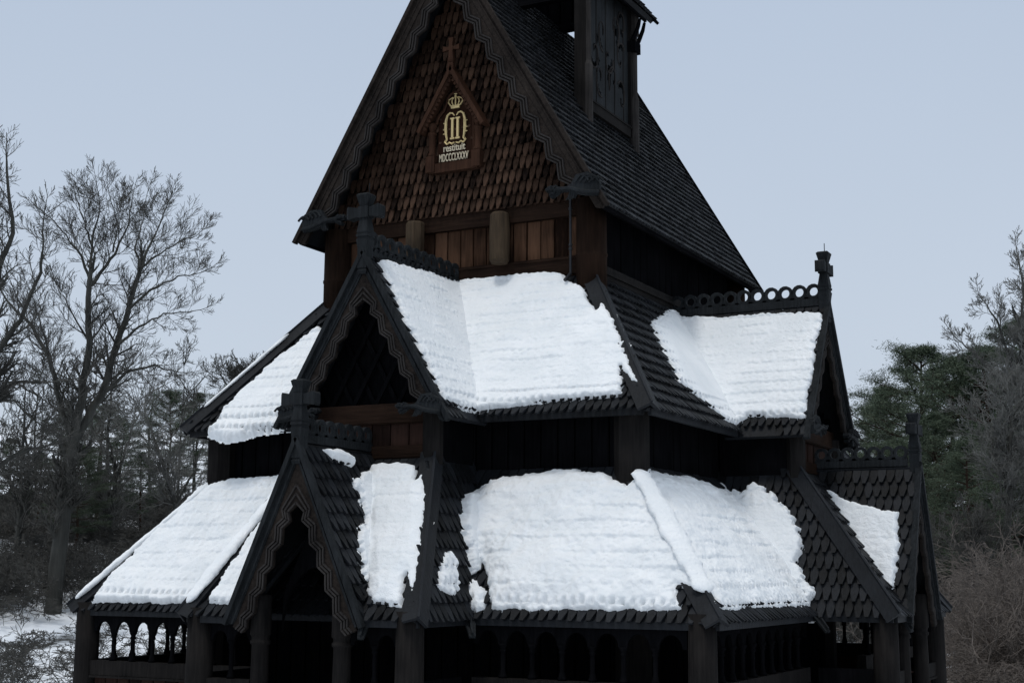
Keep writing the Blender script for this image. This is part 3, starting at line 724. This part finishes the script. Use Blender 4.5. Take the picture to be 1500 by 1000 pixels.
def mound(p0,p1,r,label,seed=1,up=.1):       # ridge of snow along a hip
    p0=V(p0);p1=V(p1);d=(p1-p0);L=d.length;d.normalize();a=d.cross(V((0,0,1))).normalized();b=a.cross(d)
    n=int(L/.03);K=12;vs=[];fs=[];r_=random.Random(seed)
    ph=[r_.uniform(0,6) for _ in range(4)]
    for i in range(n+1):
        t=i/n*L;e=min(1,(t/.12)**.5,((L-t)/.10)**.5) if 0<t<L else .05
        rr=r*(.85+.10*math.sin(t*3+ph[0])+.06*math.sin(t*11+ph[1])+.04*math.sin(t*29+ph[2])+r_.uniform(-.04,.04))*e
        for k in range(K):
            g_=2*math.pi*k/K;vs.append(p0+d*t+b*(up*.75+rr*.55*math.sin(g_))+a*rr*1.45*math.cos(g_)*(1+.08*math.sin(g_*3+t*11)))
    for i in range(n):
        for k in range(K): fs.append((i*K+k,i*K+(k+1)%K,(i+1)*K+(k+1)%K,(i+1)*K+k))
    fs+=[tuple(range(K)),tuple(range(n*K,(n+1)*K))]
    vs=np.array([tuple(v) for v in vs]);me=bpy.data.meshes.new('roof_snow');c=vs.mean(0);me.from_pydata((vs-c).tolist(),[],fs)
    me.polygons.foreach_set('use_smooth',[True]*len(fs));me.update();me.materials.append(M['snow'])
    o=bpy.data.objects.new('roof_snow',me);COL.objects.link(o);o.location=c
    return tag(o,label,'snow','snow lying on the church roofs')
def lerp(a,b,t): return V(a)+(V(b)-V(a))*t
# middle tier
snow('2front',[(470,480),(440,505),(415,522),(385,550),(352,582),(330,602),(318,622),(306,633),(335,637),(362,634),(388,628),(430,624),(500,500)],'snow sheet on the middle roof to the left of its front gable',T=.09,dim=1.,rip=1.,eave=2.1,lump=.025)
mound(lerp(FR(-a1,0,Z2T),FR(-E2,O2,Z2E),.30),lerp(FR(-a1,0,Z2T),FR(-E2,O2,Z2E),.86),.065,'thin strip of snow along the far left hip of the middle roof',2,.16)
snow('2front',[(660,418),(700,413),(760,407),(800,404),(828,407),(840,418),(858,424),(866,446),(876,460),(884,438),(902,474),(922,522),(937,566),(928,562),(910,542),(915,581),(860,586),(800,592),(700,606),(680,598)],'widest snow sheet of the middle roof, between front gable and right hip',T=.10,dim=1.,rip=.8,eave=2.1,lump=.05)
snow('g2frontR',[(549,381),(600,394),(680,417),(712,612),(676,600),(650,590),(637,570),(608,510),(580,455),(562,410)],'rippled snow on the right slope of the front gable, below its ringed crest',T=.08,dim=.9,rip=1.,eave=2.2,fade=.06)
snow('2right',[(973,456),(950,474),(958,496),(972,524),(992,562),(1030,592),(1062,618),(1095,634),(1040,520),(1000,456)],'streaky snow in the valley left of the side gable',T=.07,rip=.6,dim=.3,eave=3,fade=.42,jag=.03)
snow('g2rightL',[(975,457),(1010,466),(1060,468),(1110,464),(1205,459),(1207,470),(1199,500),(1196,520),(1190,560),(1184,580),(1180,614),(1140,613),(1100,610),(1085,622),(1070,628),(1000,500)],'rippled snow slab on the slope of the side gable under its crest of rings',T=.09,dim=1.1,rip=1.,eave=2.4,lump=.025)
# gallery tier
hl0,hl1=FR(-A2,A2Y,Z3T),FR(-E3,O3,Z3E)
snow('3front',[(302,716),(322,712),(350,706),(440,700),(470,720),(330,900),(282,885),(200,884),(140,885),(160,858),(190,826)],'snow sheet at the far left end of the gallery roof',T=.13,dim=.7,rip=.35,eave=2,lump=.05,base=.05)
mound(lerp(hl0,hl1,.03),lerp(hl0,hl1,.96),.12,'ridge of snow along the leftmost hip of the gallery roof',3,.14)
hb0,hb1=FR(-HB2,PB2,ZB3T),FR(-HB3,4.58,Z3E)
snow('b3ffront',[(440,690),(395,755),(330,848),(309,884),(352,886),(372,860),(450,700)],'narrow snow strip on the porch roof left of the pointed portal gable',T=.10,dim=.4,rip=.5,eave=1)
mound(lerp(hb0,hb1,.02),lerp(hb0,hb1,.95),.13,'ridge of snow on the left hip of the front porch roof',4,.13)
snow('b3ffront',[(547,686),(560,682),(582,680),(611,685),(613,704),(623,696),(628,720),(629,756),(624,800),(617,842),(609,896),(604,885),(597,845),(590,892),(566,887),(547,885),(540,870),(540,700)],'snow slab right of the portal gable, split into two tongues at its foot',T=.12,dim=.3,rip=.25,eave=1,jag=.035,soft=.2)
snow('g3frontR',[(509,700),(530,693),(556,688),(556,880),(541,872),(528,846),(521,814),(523,775),(531,762),(519,722)],'ragged edge of snow clinging to the right slope of the portal gable',T=.08,jag=.09,rip=.5,dim=.5)
snow('g3frontR',[(467,659),(492,661),(512,672),(515,686),(499,678),(481,674)],'small snow pad just below the ring crest of the portal gable',T=.09,jag=.03,rip=0,hard=.07,base=.06)
snow('b3sfrontR',[(635,858),(640,818),(652,806),(665,820),(669,866),(656,874),(640,872)],'small isolated patch of melting snow on the dark slope of the front porch',T=.08,jag=.08,rip=1,dim=1.,eave=12,fade=.12)
snow('b3sfrontR',[(674,724),(700,724),(712,716),(712,850),(705,838),(688,842),(680,816),(671,760)],'crumbling left rim of the largest gallery snow slab, lapping onto the front porch',T=.12,jag=.07,rip=.2,dim=0,base=.06)
snow('3front',[(676,724),(696,726),(712,714),(736,703),(780,694),(840,690),(896,698),(922,716),(931,684),(946,688),(1000,795),(1040,884),(1014,868),(992,860),(1000,896),(880,895),(722,896),(717,850),(708,826),(690,845),(715,868),(712,893),(700,900),(683,880),(680,816),(672,760)],'largest snow slab, on the gallery roof between front porch and near hip',T=.14,dim=.5,rip=.4,eave=2,lump=.07,jag=.05,soft=.35)
h0,h1=FR(A2,A2Y,Z3T),FR(E3,O3,Z3E)
mound(lerp(h0,h1,.05),lerp(h0,h1,.86),.14,'ridge of snow along the near hip of the gallery roof',5,.17)
snow('3right',[(932,690),(1000,700),(1048,716),(1076,725),(1092,722),(1108,716),(1140,733),(1153,746),(1176,776),(1180,850),(1215,880),(1177,889),(1057,894),(1046,884),(1030,866)],'smooth snow slab on the gallery roof, directly right of the near hip',T=.12,dim=.8,rip=.5,eave=3.,lump=.05,jag=.06,soft=.3)
snow('b3srightL',[(1040,706),(1076,724),(1092,721),(1108,715),(1140,732),(1153,746),(1168,768),(1177,790),(1171,824),(1182,846),(1195,868),(1184,876),(1176,866),(1190,900),(1100,800)],'crumbly snow lapping onto the dark shingles of the side porch from the left',T=.12,jag=.10,rip=.4,dim=.2,base=.06)
snow('g3rightL',[(1202,717),(1220,724),(1240,732),(1270,743),(1300,750),(1316,753),(1318,800),(1314,840),(1310,876),(1304,884),(1288,866),(1260,828),(1232,780)],'snow patch on the side porch roof beside its portal gable',T=.10,dim=.2,rip=.2,eave=1,jag=.04)

# ------------------------------------------------------------------ SETTING: ground
def ground_z(x,y):
    dx,dy=x-CAM.x,y-CAM.y;r=math.hypot(dx,dy)
    ang=math.degrees(math.atan2(-dx,dy))          # positive = to the left
    lf=max(0,min(1,(ang-YAW)/12+.3))
    r0=95-42*lf
    t=max(0,min(1,(r-r0)/140.));q=max(0,min(1,(r-38)/30.));z=-.6+16*(t*t*(3-2*t))+4.2*lf*q*q*(3-2*q)
    return z
def ground():
    rs=[0,10,20,30,40,50,60,70,80,90,100,115,130,150,170,200,240,300,400,600,1200,3000];vs=[];fs=[];n=96
    for r in rs:
        for k in range(n):
            a=2*math.pi*k/n;x=CAM.x+r*math.sin(a);y=CAM.y+r*math.cos(a)
            vs.append((x,y,ground_z(x,y)+(rng.uniform(-.15,.15) if r>35 else 0)))
    for i in range(len(rs)-1):
        for k in range(n):
            k2=(k+1)%n;fs.append((i*n+k,i*n+k2,(i+1)*n+k2,(i+1)*n+k))
    mb=MB();mb.v=vs;mb.f=fs
    m=newmat('snowy_ground');N,L=nt(m);b=N['Principled BSDF'];tc=N.new('ShaderNodeTexCoord')
    n1=N.new('ShaderNodeTexNoise');n1.inputs['Scale'].default_value=.35;n1.inputs['Detail'].default_value=9;n1.inputs['Roughness'].default_value=.7;L.new(tc.outputs['Object'],n1.inputs[0])
    cr=N.new('ShaderNodeValToRGB');e=cr.color_ramp.elements;e[0].position=.38;e[0].color=(.05,.045,.035,1);e[1].position=.48;e[1].color=(.76,.80,.85,1)
    L.new(n1.outputs[0],cr.inputs[0]);L.new(cr.outputs[0],b.inputs['Base Color']);b.inputs['Roughness'].default_value=.9
    o=mb.build('ground',m,None,True);tag(o,kind='structure')
ground()

# ------------------------------------------------------------------ trees
def tubes_mesh(name,segs,mat,n=3):
    S=np.array(segs,float);p0,p1,r0,r1=S[:,0:3],S[:,3:6],S[:,6],S[:,7]
    d=p1-p0;L=np.linalg.norm(d,axis=1,keepdims=True)+1e-9;d=d/L
    ref=np.tile([.31,.17,.93],(len(S),1));a=np.cross(d,ref);a/=np.linalg.norm(a,axis=1,keepdims=True)+1e-9;b=np.cross(a,d)
    vs=[]
    for p,r in ((p0-d*r0[:,None]*.3,r0),(p1,r1)):
        for k in range(n):
            t=2*math.pi*k/n;vs.append(p+(a*math.cos(t)+b*math.sin(t))*r[:,None])
    Vt=np.stack(vs,1).reshape(-1,3);m=len(S);base=(np.arange(m)*2*n)[:,None]
    F=np.concatenate([base+np.array([k,(k+1)%n,n+(k+1)%n,n+k])[None] for k in range(n)],0)
    return np_mesh(name,Vt,F,mat)
def child(name,me,parent):
    o=bpy.data.objects.new(name,me);COL.objects.link(o);o.parent=parent;return o
def rv(r): return V((r.gauss(0,1),r.gauss(0,1),r.gauss(0,1))).normalized()
def grow(segs,p,d,L,rad,lv,r,tw=.22,up=.10,kids=(7,6,5,5),maxlv=3,minr=.008,ratio=.5):
    n=max(3,int(5-lv*.5)) if lv<maxlv else 3
    st=L/n;q=p.copy();dd=d.copy();pts=[q.copy()];rs=[rad]
    for i in range(n):
        dd=(dd+rv(r)*tw+V((0,0,up))).normalized();q2=q+dd*st
        r2=max(minr,rad*(1-(i+1)/n*.72))
        segs.append((*q,*q2,rs[-1],r2));q=q2;pts.append(q.copy());rs.append(r2)
    if lv>=maxlv:return
    nk=kids[min(lv,len(kids)-1)]
    for j in range(nk):
        t=.18+.82*(j+r.random()*.8)/nk;t=min(t,.999);i=int(t*n);f=t*n-i
        pos=pts[i]+(pts[i+1]-pts[i])*f;ax=(pts[i+1]-pts[i]).normalized()
        side=ax.cross(rv(r)).normalized();an=.85 if lv<=1 else .62;cd=(ax*math.cos(an)+side*math.sin(an)).normalized()
        grow(segs,pos,cd,L*ratio*(1.15-.55*t)*r.uniform(.75,1.2),max(minr,rs[i]*.55),lv+1,r,tw,up,kids,maxlv,minr,ratio)
def split(segs,lim=.04): return [s for s in segs if s[6]>=lim],[s for s in segs if s[6]<lim]
def bare_tree(D,paths,label,seed,kids=(9,7,6,5),minr=.010,L1=2.6,maxlv=3,mat='twig',ratio=.5,up=.10,tw=.25,base=None,trunk_px=None,group='bare trees round the church'):
    """paths: main limbs as photo positions at about D metres, each with start and end radius; depth is varied limb by limb"""
    r=random.Random(seed);segs=[]
    x0,y0_=paths[0][0][0];b=at_dist(x0,y0_,D);gz=ground_z(b.x,b.y);org=V((b.x,b.y,gz))
    for path,ra,rb,dep in paths:
        pts=[];n=len(path)
        for i,(x,y) in enumerate(path):
            dd=D+dep*i/(n-1);pts.append(at_dist(x,y,dd)-org)
        if path is paths[0][0]: pts[0].z=min(pts[0].z,-.3)
        # smooth subdivision
        fine=[]
        for i in range(n-1):
            for k in range(4): fine.append(lerp(pts[i],pts[i+1],k/4)+rv(r)*.04)
        fine.append(pts[-1]);m=len(fine)
        rad=lambda t:ra+(rb-ra)*t**.8
        for i in range(m-1): segs.append((*fine[i],*fine[i+1],rad(i/(m-1)),rad((i+1)/(m-1))))
        skip=.62 if path is paths[0][0] and len(paths)>1 else .12
        nk=int(kids[0]*sum((fine[i+1]-fine[i]).length for i in range(m-1))/3.)
        for j in range(nk):
            t=skip+(1-skip)*(j+r.random())/nk;t=min(t,.995);i=int(t*(m-1));ax=(fine[i+1]-fine[i]).normalized()
            side=ax.cross(rv(r)).normalized();cd=(ax*.65+side*.8+V((0,0,.1))).normalized()
            grow(segs,fine[i],cd,L1*(1.1-.5*t)*r.uniform(.7,1.25),max(minr,rad(t)*.42),1,r,tw,up,kids,maxlv,minr,ratio)
        grow(segs,fine[-1],(fine[-1]-fine[-3]).normalized(),L1*.7,rb,1,r,tw,up,kids,maxlv,minr,ratio)
    big,small=split(segs)
    e=empty('bare_tree',org);tag(e,label,'tree',group)
    child('trunk',tubes_mesh('trunk',big,M['bark'],7),e);child('crown',tubes_mesh('crown',small,M[mat],3),e)
    return e
T_=bare_tree
T_(52,[([(74,1010),(78,900),(92,760),(106,650)],.34,.24,0),
 ([(106,650),(88,590),(72,520),(40,470),(10,440)],.13,.04,2),([(88,590),(66,500),(50,440)],.06,.02,-2),
 ([(106,650),(120,580),(130,500),(131,411)],.18,.09,-1),([(131,411),(118,375),(96,345),(72,318)],.06,.02,-1),([(131,411),(134,360),(124,325),(112,292)],.06,.02,1),([(134,360),(146,310),(142,275)],.05,.015,0),
 ([(131,420),(150,395),(172,365),(188,330),(194,290)],.08,.02,2),([(165,370),(172,330),(160,285)],.04,.015,-1),
 ([(106,650),(148,578),(172,505),(192,440),(206,392)],.17,.08,1),([(206,392),(222,355),(240,315),(248,292)],.06,.018,2),([(206,392),(236,370),(272,350),(288,345)],.05,.015,-1),([(206,392),(198,360),(210,320),(214,290)],.05,.015,1),
 ([(185,455),(220,425),(262,405),(292,400)],.06,.018,-2),([(172,505),(205,478),(240,460),(285,455)],.06,.018,1),([(150,578),(185,545),(225,535),(262,545)],.08,.02,-1),([(130,500),(105,455),(84,420)],.05,.015,1)],
  'tall bare tree with a rounded crown of twigs and a trunk forking in three',3,kids=(9,8,7,4),L1=1.45,minr=.0065,ratio=.55,tw=.17,maxlv=3,up=.12)
T_(46,[([(-30,1010),(-25,800),(-20,600),(-10,450)],.34,.2,0),([(-10,450),(0,390),(20,340),(10,250)],.14,.04,1),([(-10,520),(30,470),(60,400),(62,340)],.10,.03,-1),([(-20,600),(20,560),(70,560)],.10,.03,1),([(0,390),(-20,300),(-10,230)],.1,.04,1),([(-20,700),(30,660),(80,650)],.1,.03,2)],
  'bare tree cut off by the left edge of the photo, reaching highest on that side',4,kids=(8,7,7,5),L1=1.8,minr=.0070,ratio=.54,tw=.18)
T_(95,[([(345,760),(348,640),(350,570),(352,545)],.2,.06,0),([(350,600),(330,560),(322,545)],.08,.03,1),([(350,600),(372,560),(380,545)],.08,.03,-1)],
  'small distant bare tree whose top shows just left of the middle roof',5,kids=(12,8,6,4),L1=1.9,minr=.012)
T_(60,[([(260,1000),(262,850),(256,740),(240,680)],.15,.08,0),([(240,680),(225,640),(215,610)],.06,.03,1),([(256,740),(285,690),(300,640)],.06,.03,-1)],
  'slim bare tree in front of the pines, nearest the left gallery roof end',6,kids=(9,7,6,5),mat='pale_twig',L1=2.6,minr=.009,tw=.3)
T_(70,[([(1500,1000),(1502,760),(1500,600),(1496,480)],.30,.12,0),([(1500,600),(1478,520),(1460,470),(1440,440)],.10,.03,-1),([(1496,480),(1500,420),(1490,370)],.10,.03,1),([(1500,560),(1520,480),(1525,400)],.10,.03,1),([(1500,640),(1470,570),(1430,520),(1400,495)],.09,.03,1)],
  'bare tree at the right edge, thin twigs rising above the pines',7,kids=(10,8,7,4),mat='pale_twig',L1=1.6,minr=.010,tw=.28)
T_(58,[([(1475,1000),(1476,850),(1478,720),(1480,640)],.18,.09,0),([(1478,720),(1455,660),(1440,610)],.07,.02,1),([(1480,640),(1492,590),(1500,550)],.07,.02,1)],
  'greyish bare tree full of fine twigs in front of the right pines',8,kids=(12,9,8,5),mat='pale_twig',L1=2.1,minr=.009,tw=.32)

T_(64,[([(150,1000),(152,860),(160,760),(170,700)],.16,.09,0),([(160,760),(130,690),(100,640)],.07,.02,1),([(170,700),(190,640),(205,600)],.07,.02,1),([(155,820),(120,760),(90,720)],.06,.02,-1)],
  'bare grey tree tangled in front of the pines, right of the forked tree',9,kids=(10,8,6,5),mat='pale_twig',L1=2.7,minr=.009,tw=.34)
T_(60,[([(20,1000),(22,860),(30,760),(40,700)],.15,.09,0),([(30,760),(10,690),(-10,640)],.07,.02,1),([(40,700),(60,650),(62,600)],.07,.02,1)],
  'bare grey tree low at the left edge below the tallest limbs',10,kids=(10,8,6,5),L1=2.7,minr=.009,tw=.34)
T_(56,[([(1440,1000),(1442,900),(1430,820),(1420,770)],.12,.06,0),([(1436,840),(1400,800),(1372,780)],.05,.02,1),([(1440,860),(1460,800),(1470,770)],.05,.02,1)],
  'short bare tree rising out of the brown thicket at lower right',11,kids=(13,8,7,5),L1=1.8,minr=.009,tw=.34)
def pine_mesh(seed,H,spread,crown0=.3,dens=1.):
    r=random.Random(seed);segs=[];tips=[]
    nseg=9;p=V((0,0,0));pts=[p]
    for i in range(nseg): p=p+V((r.uniform(-.12,.12),r.uniform(-.12,.12),H/nseg));pts.append(p)
    for i in range(nseg): segs.append((*pts[i],*pts[i+1],.012*H*(1.2-i/nseg),.012*H*(1.2-(i+1)/nseg)))
    nb=int(46*dens)
    for j in range(nb):
        t=crown0+(1-crown0)*((j+.5)/nb)**.9;i=min(nseg-1,int(t*nseg));pos=lerp(pts[i],pts[i+1],t*nseg-i)
        a=j*2.4+r.uniform(-.5,.5);u=(t-crown0)/(1-crown0)
        L=spread*1.15*(math.sin(math.pi*min(1,(u*.80+.20)))**.7)*r.uniform(.55,1.2)
        d=V((math.cos(a),math.sin(a),-.05+.75*u*u));q=pos.copy();m=5
        for k in range(m):
            d2=(d+V((0,0,.07*k))+rv(r)*.20).normalized();q2=q+d2*L/m;segs.append((*q,*q2,.05*(1-k/m)+.012,.05*(1-(k+1)/m)+.010))
            if k>=1:
                for s in range(3):
                    sd=(d2+rv(r)*.95);sd.z=sd.z*.5+.12;sd.normalize();q3=q2+sd*L*.26*r.uniform(.6,1.3)
                    segs.append((*q2,*q3,.018,.008));tips.append((q3,L));tips.append((lerp(q2,q3,.5),L))
            q=q2
        tips.append((q,L))
    rr=np.random.RandomState(seed);C=[];per=52
    for q,L in tips:
        sz=r.uniform(.14,.27);off=rr.normal(size=(per,3))*np.array([sz,sz,sz*.42])
        C.append(np.array(q)+off+np.array([0,0,.04]))
    C=np.concatenate(C);m=len(C)
    dirn=rr.normal(size=(m,3))*np.array([1,1,.6])+np.array([0,0,.75]);dirn/=np.linalg.norm(dirn,axis=1,keepdims=True)
    sd=np.cross(dirn,rr.normal(size=(m,3)));sd/=np.linalg.norm(sd,axis=1,keepdims=True)
    ln=rr.uniform(.09,.17,(m,1));wd=rr.uniform(.008,.015,(m,1))
    Vt=np.stack([C-sd*wd,C+sd*wd,C+dirn*ln+sd*wd*.3,C+dirn*ln-sd*wd*.3],1).reshape(-1,3)
    F=np.arange(m*4).reshape(-1,4)
    return tubes_mesh('trunk',segs,M['pine_bark'],6),np_mesh('crown',Vt,F,M['needle'])
PM=[pine_mesh(21,15,2.7,.28),pine_mesh(22,13,3.0,.22),pine_mesh(23,16,2.4,.35,.9)]
PH=[15,13,16]
def pine(x,ytop,D,k,label,rot=0.,wide=1.):
    b=at_dist(x,ytop,D);gz=ground_z(b.x,b.y)-.3;s=(b.z-gz)/(PH[k]+.5)
    e=empty('pine_tree',(b.x,b.y,gz));e.scale=(s*wide,s*wide,s);e.rotation_euler.z=rot
    tag(e,label,'pine tree','pines behind the church')
    child('trunk',PM[k][0],e);child('crown',PM[k][1],e)
pine(1338,500,82,1,'highest pointed pine just right of the church side gable',.4,1.15)
pine(1388,518,80,0,'pine just right of the highest right hand pine, slightly lower',1.9,1.25)
pine(1278,588,88,2,'low pine peeking out beside the side gable foot on the right',2.6,1.1)
pine(1448,500,78,1,'broad pine near the right edge behind the grey bare tree',3.1,1.15)
pine(1500,455,84,0,'tallest pine mass cut by the right edge of the photo',4.2,1.2)
pine(1310,640,70,1,'dark low pine directly behind the side porch finial',5.2,1.2)
pine(1410,640,66,2,'dark pine low in the right hand wood above the brown thicket',.9,1.2)
pine(1470,620,70,1,'low pine above the brown thicket near the right edge',1.3,1.2)
pine(150,590,74,1,'broad pine behind the trunk of the forked bare tree on the left',.2,1.25)
pine(95,600,80,0,'pine behind the left limb of the forked bare tree',1.2,1.2)
pine(250,568,78,1,'dense pine between the forked bare tree and the church',2.2,1.1)
pine(292,572,84,2,'pine touching the left hip of the middle roof in the view',3.3,1.2)
pine(340,560,90,0,'farthest pine behind the left end of the middle roof',.7,1.1)
pine(20,640,84,1,'low pine at the left edge behind bare branches',4.4,1.2)
pine(210,660,66,2,'lower pine left of the gallery roof, in front of taller ones',5.5,1.2)
pine(60,660,70,0,'lower pine at the far left among grey twigs',3.9,1.2)
pine(370,600,80,2,'pine mostly hidden behind the church wall, left of it',2.9,1.2)
pine(1300,560,92,1,'pine filling the gap between the side gable foot and the highest pine',2.2,1.2)
pine(1365,600,74,0,'dense pine in the middle of the right hand wood, below the two highest tops',3.3,1.3)
pine(1430,560,88,2,'pine seen through the grey bare tree on the right',4.9,1.3)
pine(180,610,86,2,'pine seen between the forks of the bare tree on the left',2.7,1.3)
pine(120,650,62,1,'nearest pine on the left, low behind the forked tree trunk',5.1,1.15)
# slim trunks standing on the snowy slope at lower left
for i,(x,D,rd) in enumerate(((116,70,.10),(133,78,.09),(145,66,.12),(16,60,.11),(40,72,.08),(212,80,.10),(250,75,.09),(276,82,.1))):
    b=at_dist(x,960,D);gz=ground_z(b.x,b.y);r=random.Random(40+i);segs=[];p=V((0,0,-.3));H=r.uniform(7,9)
    for k in range(8):
        q=p+V((r.uniform(-.08,.08),r.uniform(-.08,.08),H/8));segs.append((*p,*q,rd*(1.1-k/9),rd*(1.1-(k+1)/9)))
        if k>2:
            for _ in range(3):
                d=(rv(r)+V((0,0,.4))).normalized();grow(segs,q,d,1.8,rd*.35,1,r,.25,.08,(6,5,5),3,.011)
        p=q
    big,small=split(segs,.03)
    e=empty('bare_sapling',(b.x,b.y,gz))
    where=['leftmost of a close trio','in the middle of a close trio','thickest of the close trio, nearest the gallery','near the left photo edge','just right of the left photo edge','seen through the leftmost gallery arch','seen through the middle arches of the left gallery','seen through the right arches of the left gallery'][i]
    tag(e,'slim bare tree on the snowy slope, '+where,'tree','slim bare trees on the slope')
    child('trunk',tubes_mesh('trunk',big,M['bark'],6),e);child('crown',tubes_mesh('crown',small,M['twig'],3),e)
# thickets: dense tangles of thin branches
def thicket(name,spots,label,mat,seed,H0,H1,stems=16,minr=.007):
    r=random.Random(seed);lib=[]
    for b in range(4):
        segs=[]
        for s in range(stems):
            a=r.uniform(0,6.28);d=V((math.cos(a)*.55,math.sin(a)*.8,1)).normalized()
            grow(segs,V((r.uniform(-.6,.6),r.uniform(-.6,.6),-.1)),d,r.uniform(.6,1.1),.010,0,r,.45,.0,(6,6,5,4),3,.0024,.55)
        S=np.array(segs);lib.append(S)
    out=[]
    for (x,D,yt) in spots:
        b=at_dist(x,yt,D);gz=ground_z(b.x,b.y);hh=max(1.2,b.z-gz)/1.15
        S=lib[r.randrange(4)].copy();a=r.uniform(0,6.28);c,s_=math.cos(a),math.sin(a)
        Rm=np.array([[c,-s_,0],[s_,c,0],[0,0,1]])
        w=max(hh*1.0,1.8)
        for o in (0,3): S[:,o:o+3]=(S[:,o:o+3]@Rm.T)*np.array([w,w,hh])+np.array([b.x,b.y,gz])
        S[:,6:8]=np.clip(S[:,6:8]*min(hh,3.5),minr,1)
        out.append(S)
    o=bpy.data.objects.new(name,tubes_mesh(name,np.concatenate(out),M[mat],3));COL.objects.link(o)
    tag(o,label,'thicket',kind='stuff')
r=random.Random(99)
sp=[(r.uniform(-60,300),r.uniform(52,70),r.uniform(750,880)) for i in range(52)]
thicket('bare_undergrowth',sp,'tangle of thin grey branches on the slope left of the church, snow showing through','twig',7,3,5,stems=8,minr=.008)
sp=[]
for i in range(70):
    x=r.uniform(1475,1620);D=r.uniform(38,66);yt=r.uniform(775,880)-(D-50)*.5
    if x<1505: D=r.uniform(34,42);yt=r.uniform(955,985)
    sp.append((x,D,yt))
sp+=[(r.uniform(1330,1480),r.uniform(62,70),r.uniform(790,850)) for i in range(0)]
thicket('brown_thicket',sp,'dense brown leafless thicket filling the lower right corner beside the church','brown_twig',1,3,5)
sp=[]
for i in range(60):
    x=r.uniform(-60,420);D=r.uniform(74,92);sp.append((x,D,r.uniform(690,800)))
thicket('grey_thicket',sp,'dense grey leafless undergrowth under the pines left of the church','twig',2,3,6,minr=.010)
sp=[]
for i in range(58):
    x=r.uniform(-60,330);D=r.uniform(34,60);sp.append((x,D,r.uniform(850,940)+(60-D)*1.2))
thicket('low_scrub',sp,'low dark scrub on the snowy slope at lower left','twig',3,1,2,stems=3,minr=.007)
sp=[]
for i in range(30):
    x=r.choice((r.uniform(1240,1330),r.uniform(1425,1560),r.uniform(1425,1560)));D=r.uniform(70,95);sp.append((x,D,r.uniform(700,790)))
thicket('grey_thicket',sp,'grey leafless undergrowth beneath the pines on the right','twig',4,3,6,minr=.011)

sp=[(r.uniform(1330,1520),r.uniform(140,165),r.uniform(765,850)) for i in range(60)]
thicket('far_brush',sp,'brown brush on the rise behind the snowy clearing at lower right','brown_twig',8,3,6,minr=.016)
# ------------------------------------------------------------------ sky, sun, camera
w=bpy.data.worlds.new('World');scene.world=w;w.use_nodes=True;N=w.node_tree.nodes;L=w.node_tree.links
bg=N['Background'];bg.inputs[1].default_value=.10
SUN_EL,SUN_AZ=math.radians(70),math.radians(190)   # azimuth clockwise from +Y
sky=N.new('ShaderNodeTexSky');sky.sky_type='NISHITA';sky.sun_disc=False;sky.sun_elevation=SUN_EL;sky.sun_rotation=SUN_AZ;sky.air_density=1;sky.dust_density=3
geo=N.new('ShaderNodeTexCoord');sep=N.new('ShaderNodeSeparateXYZ');L.new(geo.outputs['Generated'],sep.inputs[0])
cr=N.new('ShaderNodeValToRGB');e=cr.color_ramp.elements                      # overcast cloud deck: pale low down, brighter overhead
e[0].position=0;e[0].color=(.615,.69,.785,1);e[1].position=.16;e[1].color=(.595,.675,.785,1)
x=e.new(.38);x.color=(.515,.605,.74,1);x=e.new(.6);x.color=(.58,.67,.77,1);x=e.new(.95);x.color=(.84,.87,.90,1)
L.new(sep.outputs[2],cr.inputs[0])
sc=N.new('ShaderNodeVectorMath');sc.operation='SCALE';sc.inputs['Scale'].default_value=10.0;L.new(cr.outputs[0],sc.inputs[0])
nz=N.new('ShaderNodeTexNoise');nz.inputs['Scale'].default_value=2.2;nz.inputs['Detail'].default_value=4;L.new(geo.outputs['Generated'],nz.inputs[0])
mr=N.new('ShaderNodeMapRange');mr.inputs[3].default_value=.96;mr.inputs[4].default_value=1.04;L.new(nz.outputs[0],mr.inputs[0])
s2=N.new('ShaderNodeVectorMath');s2.operation='SCALE';L.new(sc.outputs[0],s2.inputs[0]);L.new(mr.outputs[0],s2.inputs['Scale'])
mx=N.new('ShaderNodeMixRGB');mx.inputs[0].default_value=.9;L.new(sky.outputs[0],mx.inputs[1]);L.new(s2.outputs[0],mx.inputs[2]);L.new(mx.outputs[0],bg.inputs[0])
ld=bpy.data.lights.new('sun','SUN');ld.energy=1.2;ld.angle=math.radians(12);ld.color=(1,.97,.93)
so=bpy.data.objects.new('sun',ld);COL.objects.link(so)
sv=V((math.sin(SUN_AZ)*math.cos(SUN_EL),math.cos(SUN_AZ)*math.cos(SUN_EL),math.sin(SUN_EL)))
so.rotation_euler=sv.to_track_quat('Z','Y').to_euler()
cd=bpy.data.cameras.new('camera');cd.sensor_width=36;cd.lens=FPX/1500*36;cd.clip_end=6000;cd.clip_start=.1
co=bpy.data.objects.new('camera',cd);COL.objects.link(co)
mt=Matrix((RT,UP,-FW)).transposed().to_4x4();mt.translation=CAM;co.matrix_world=mt
scene.camera=co
vs=scene.view_settings;vs.view_transform='Standard';vs.look='None';vs.exposure=0;vs.gamma=1
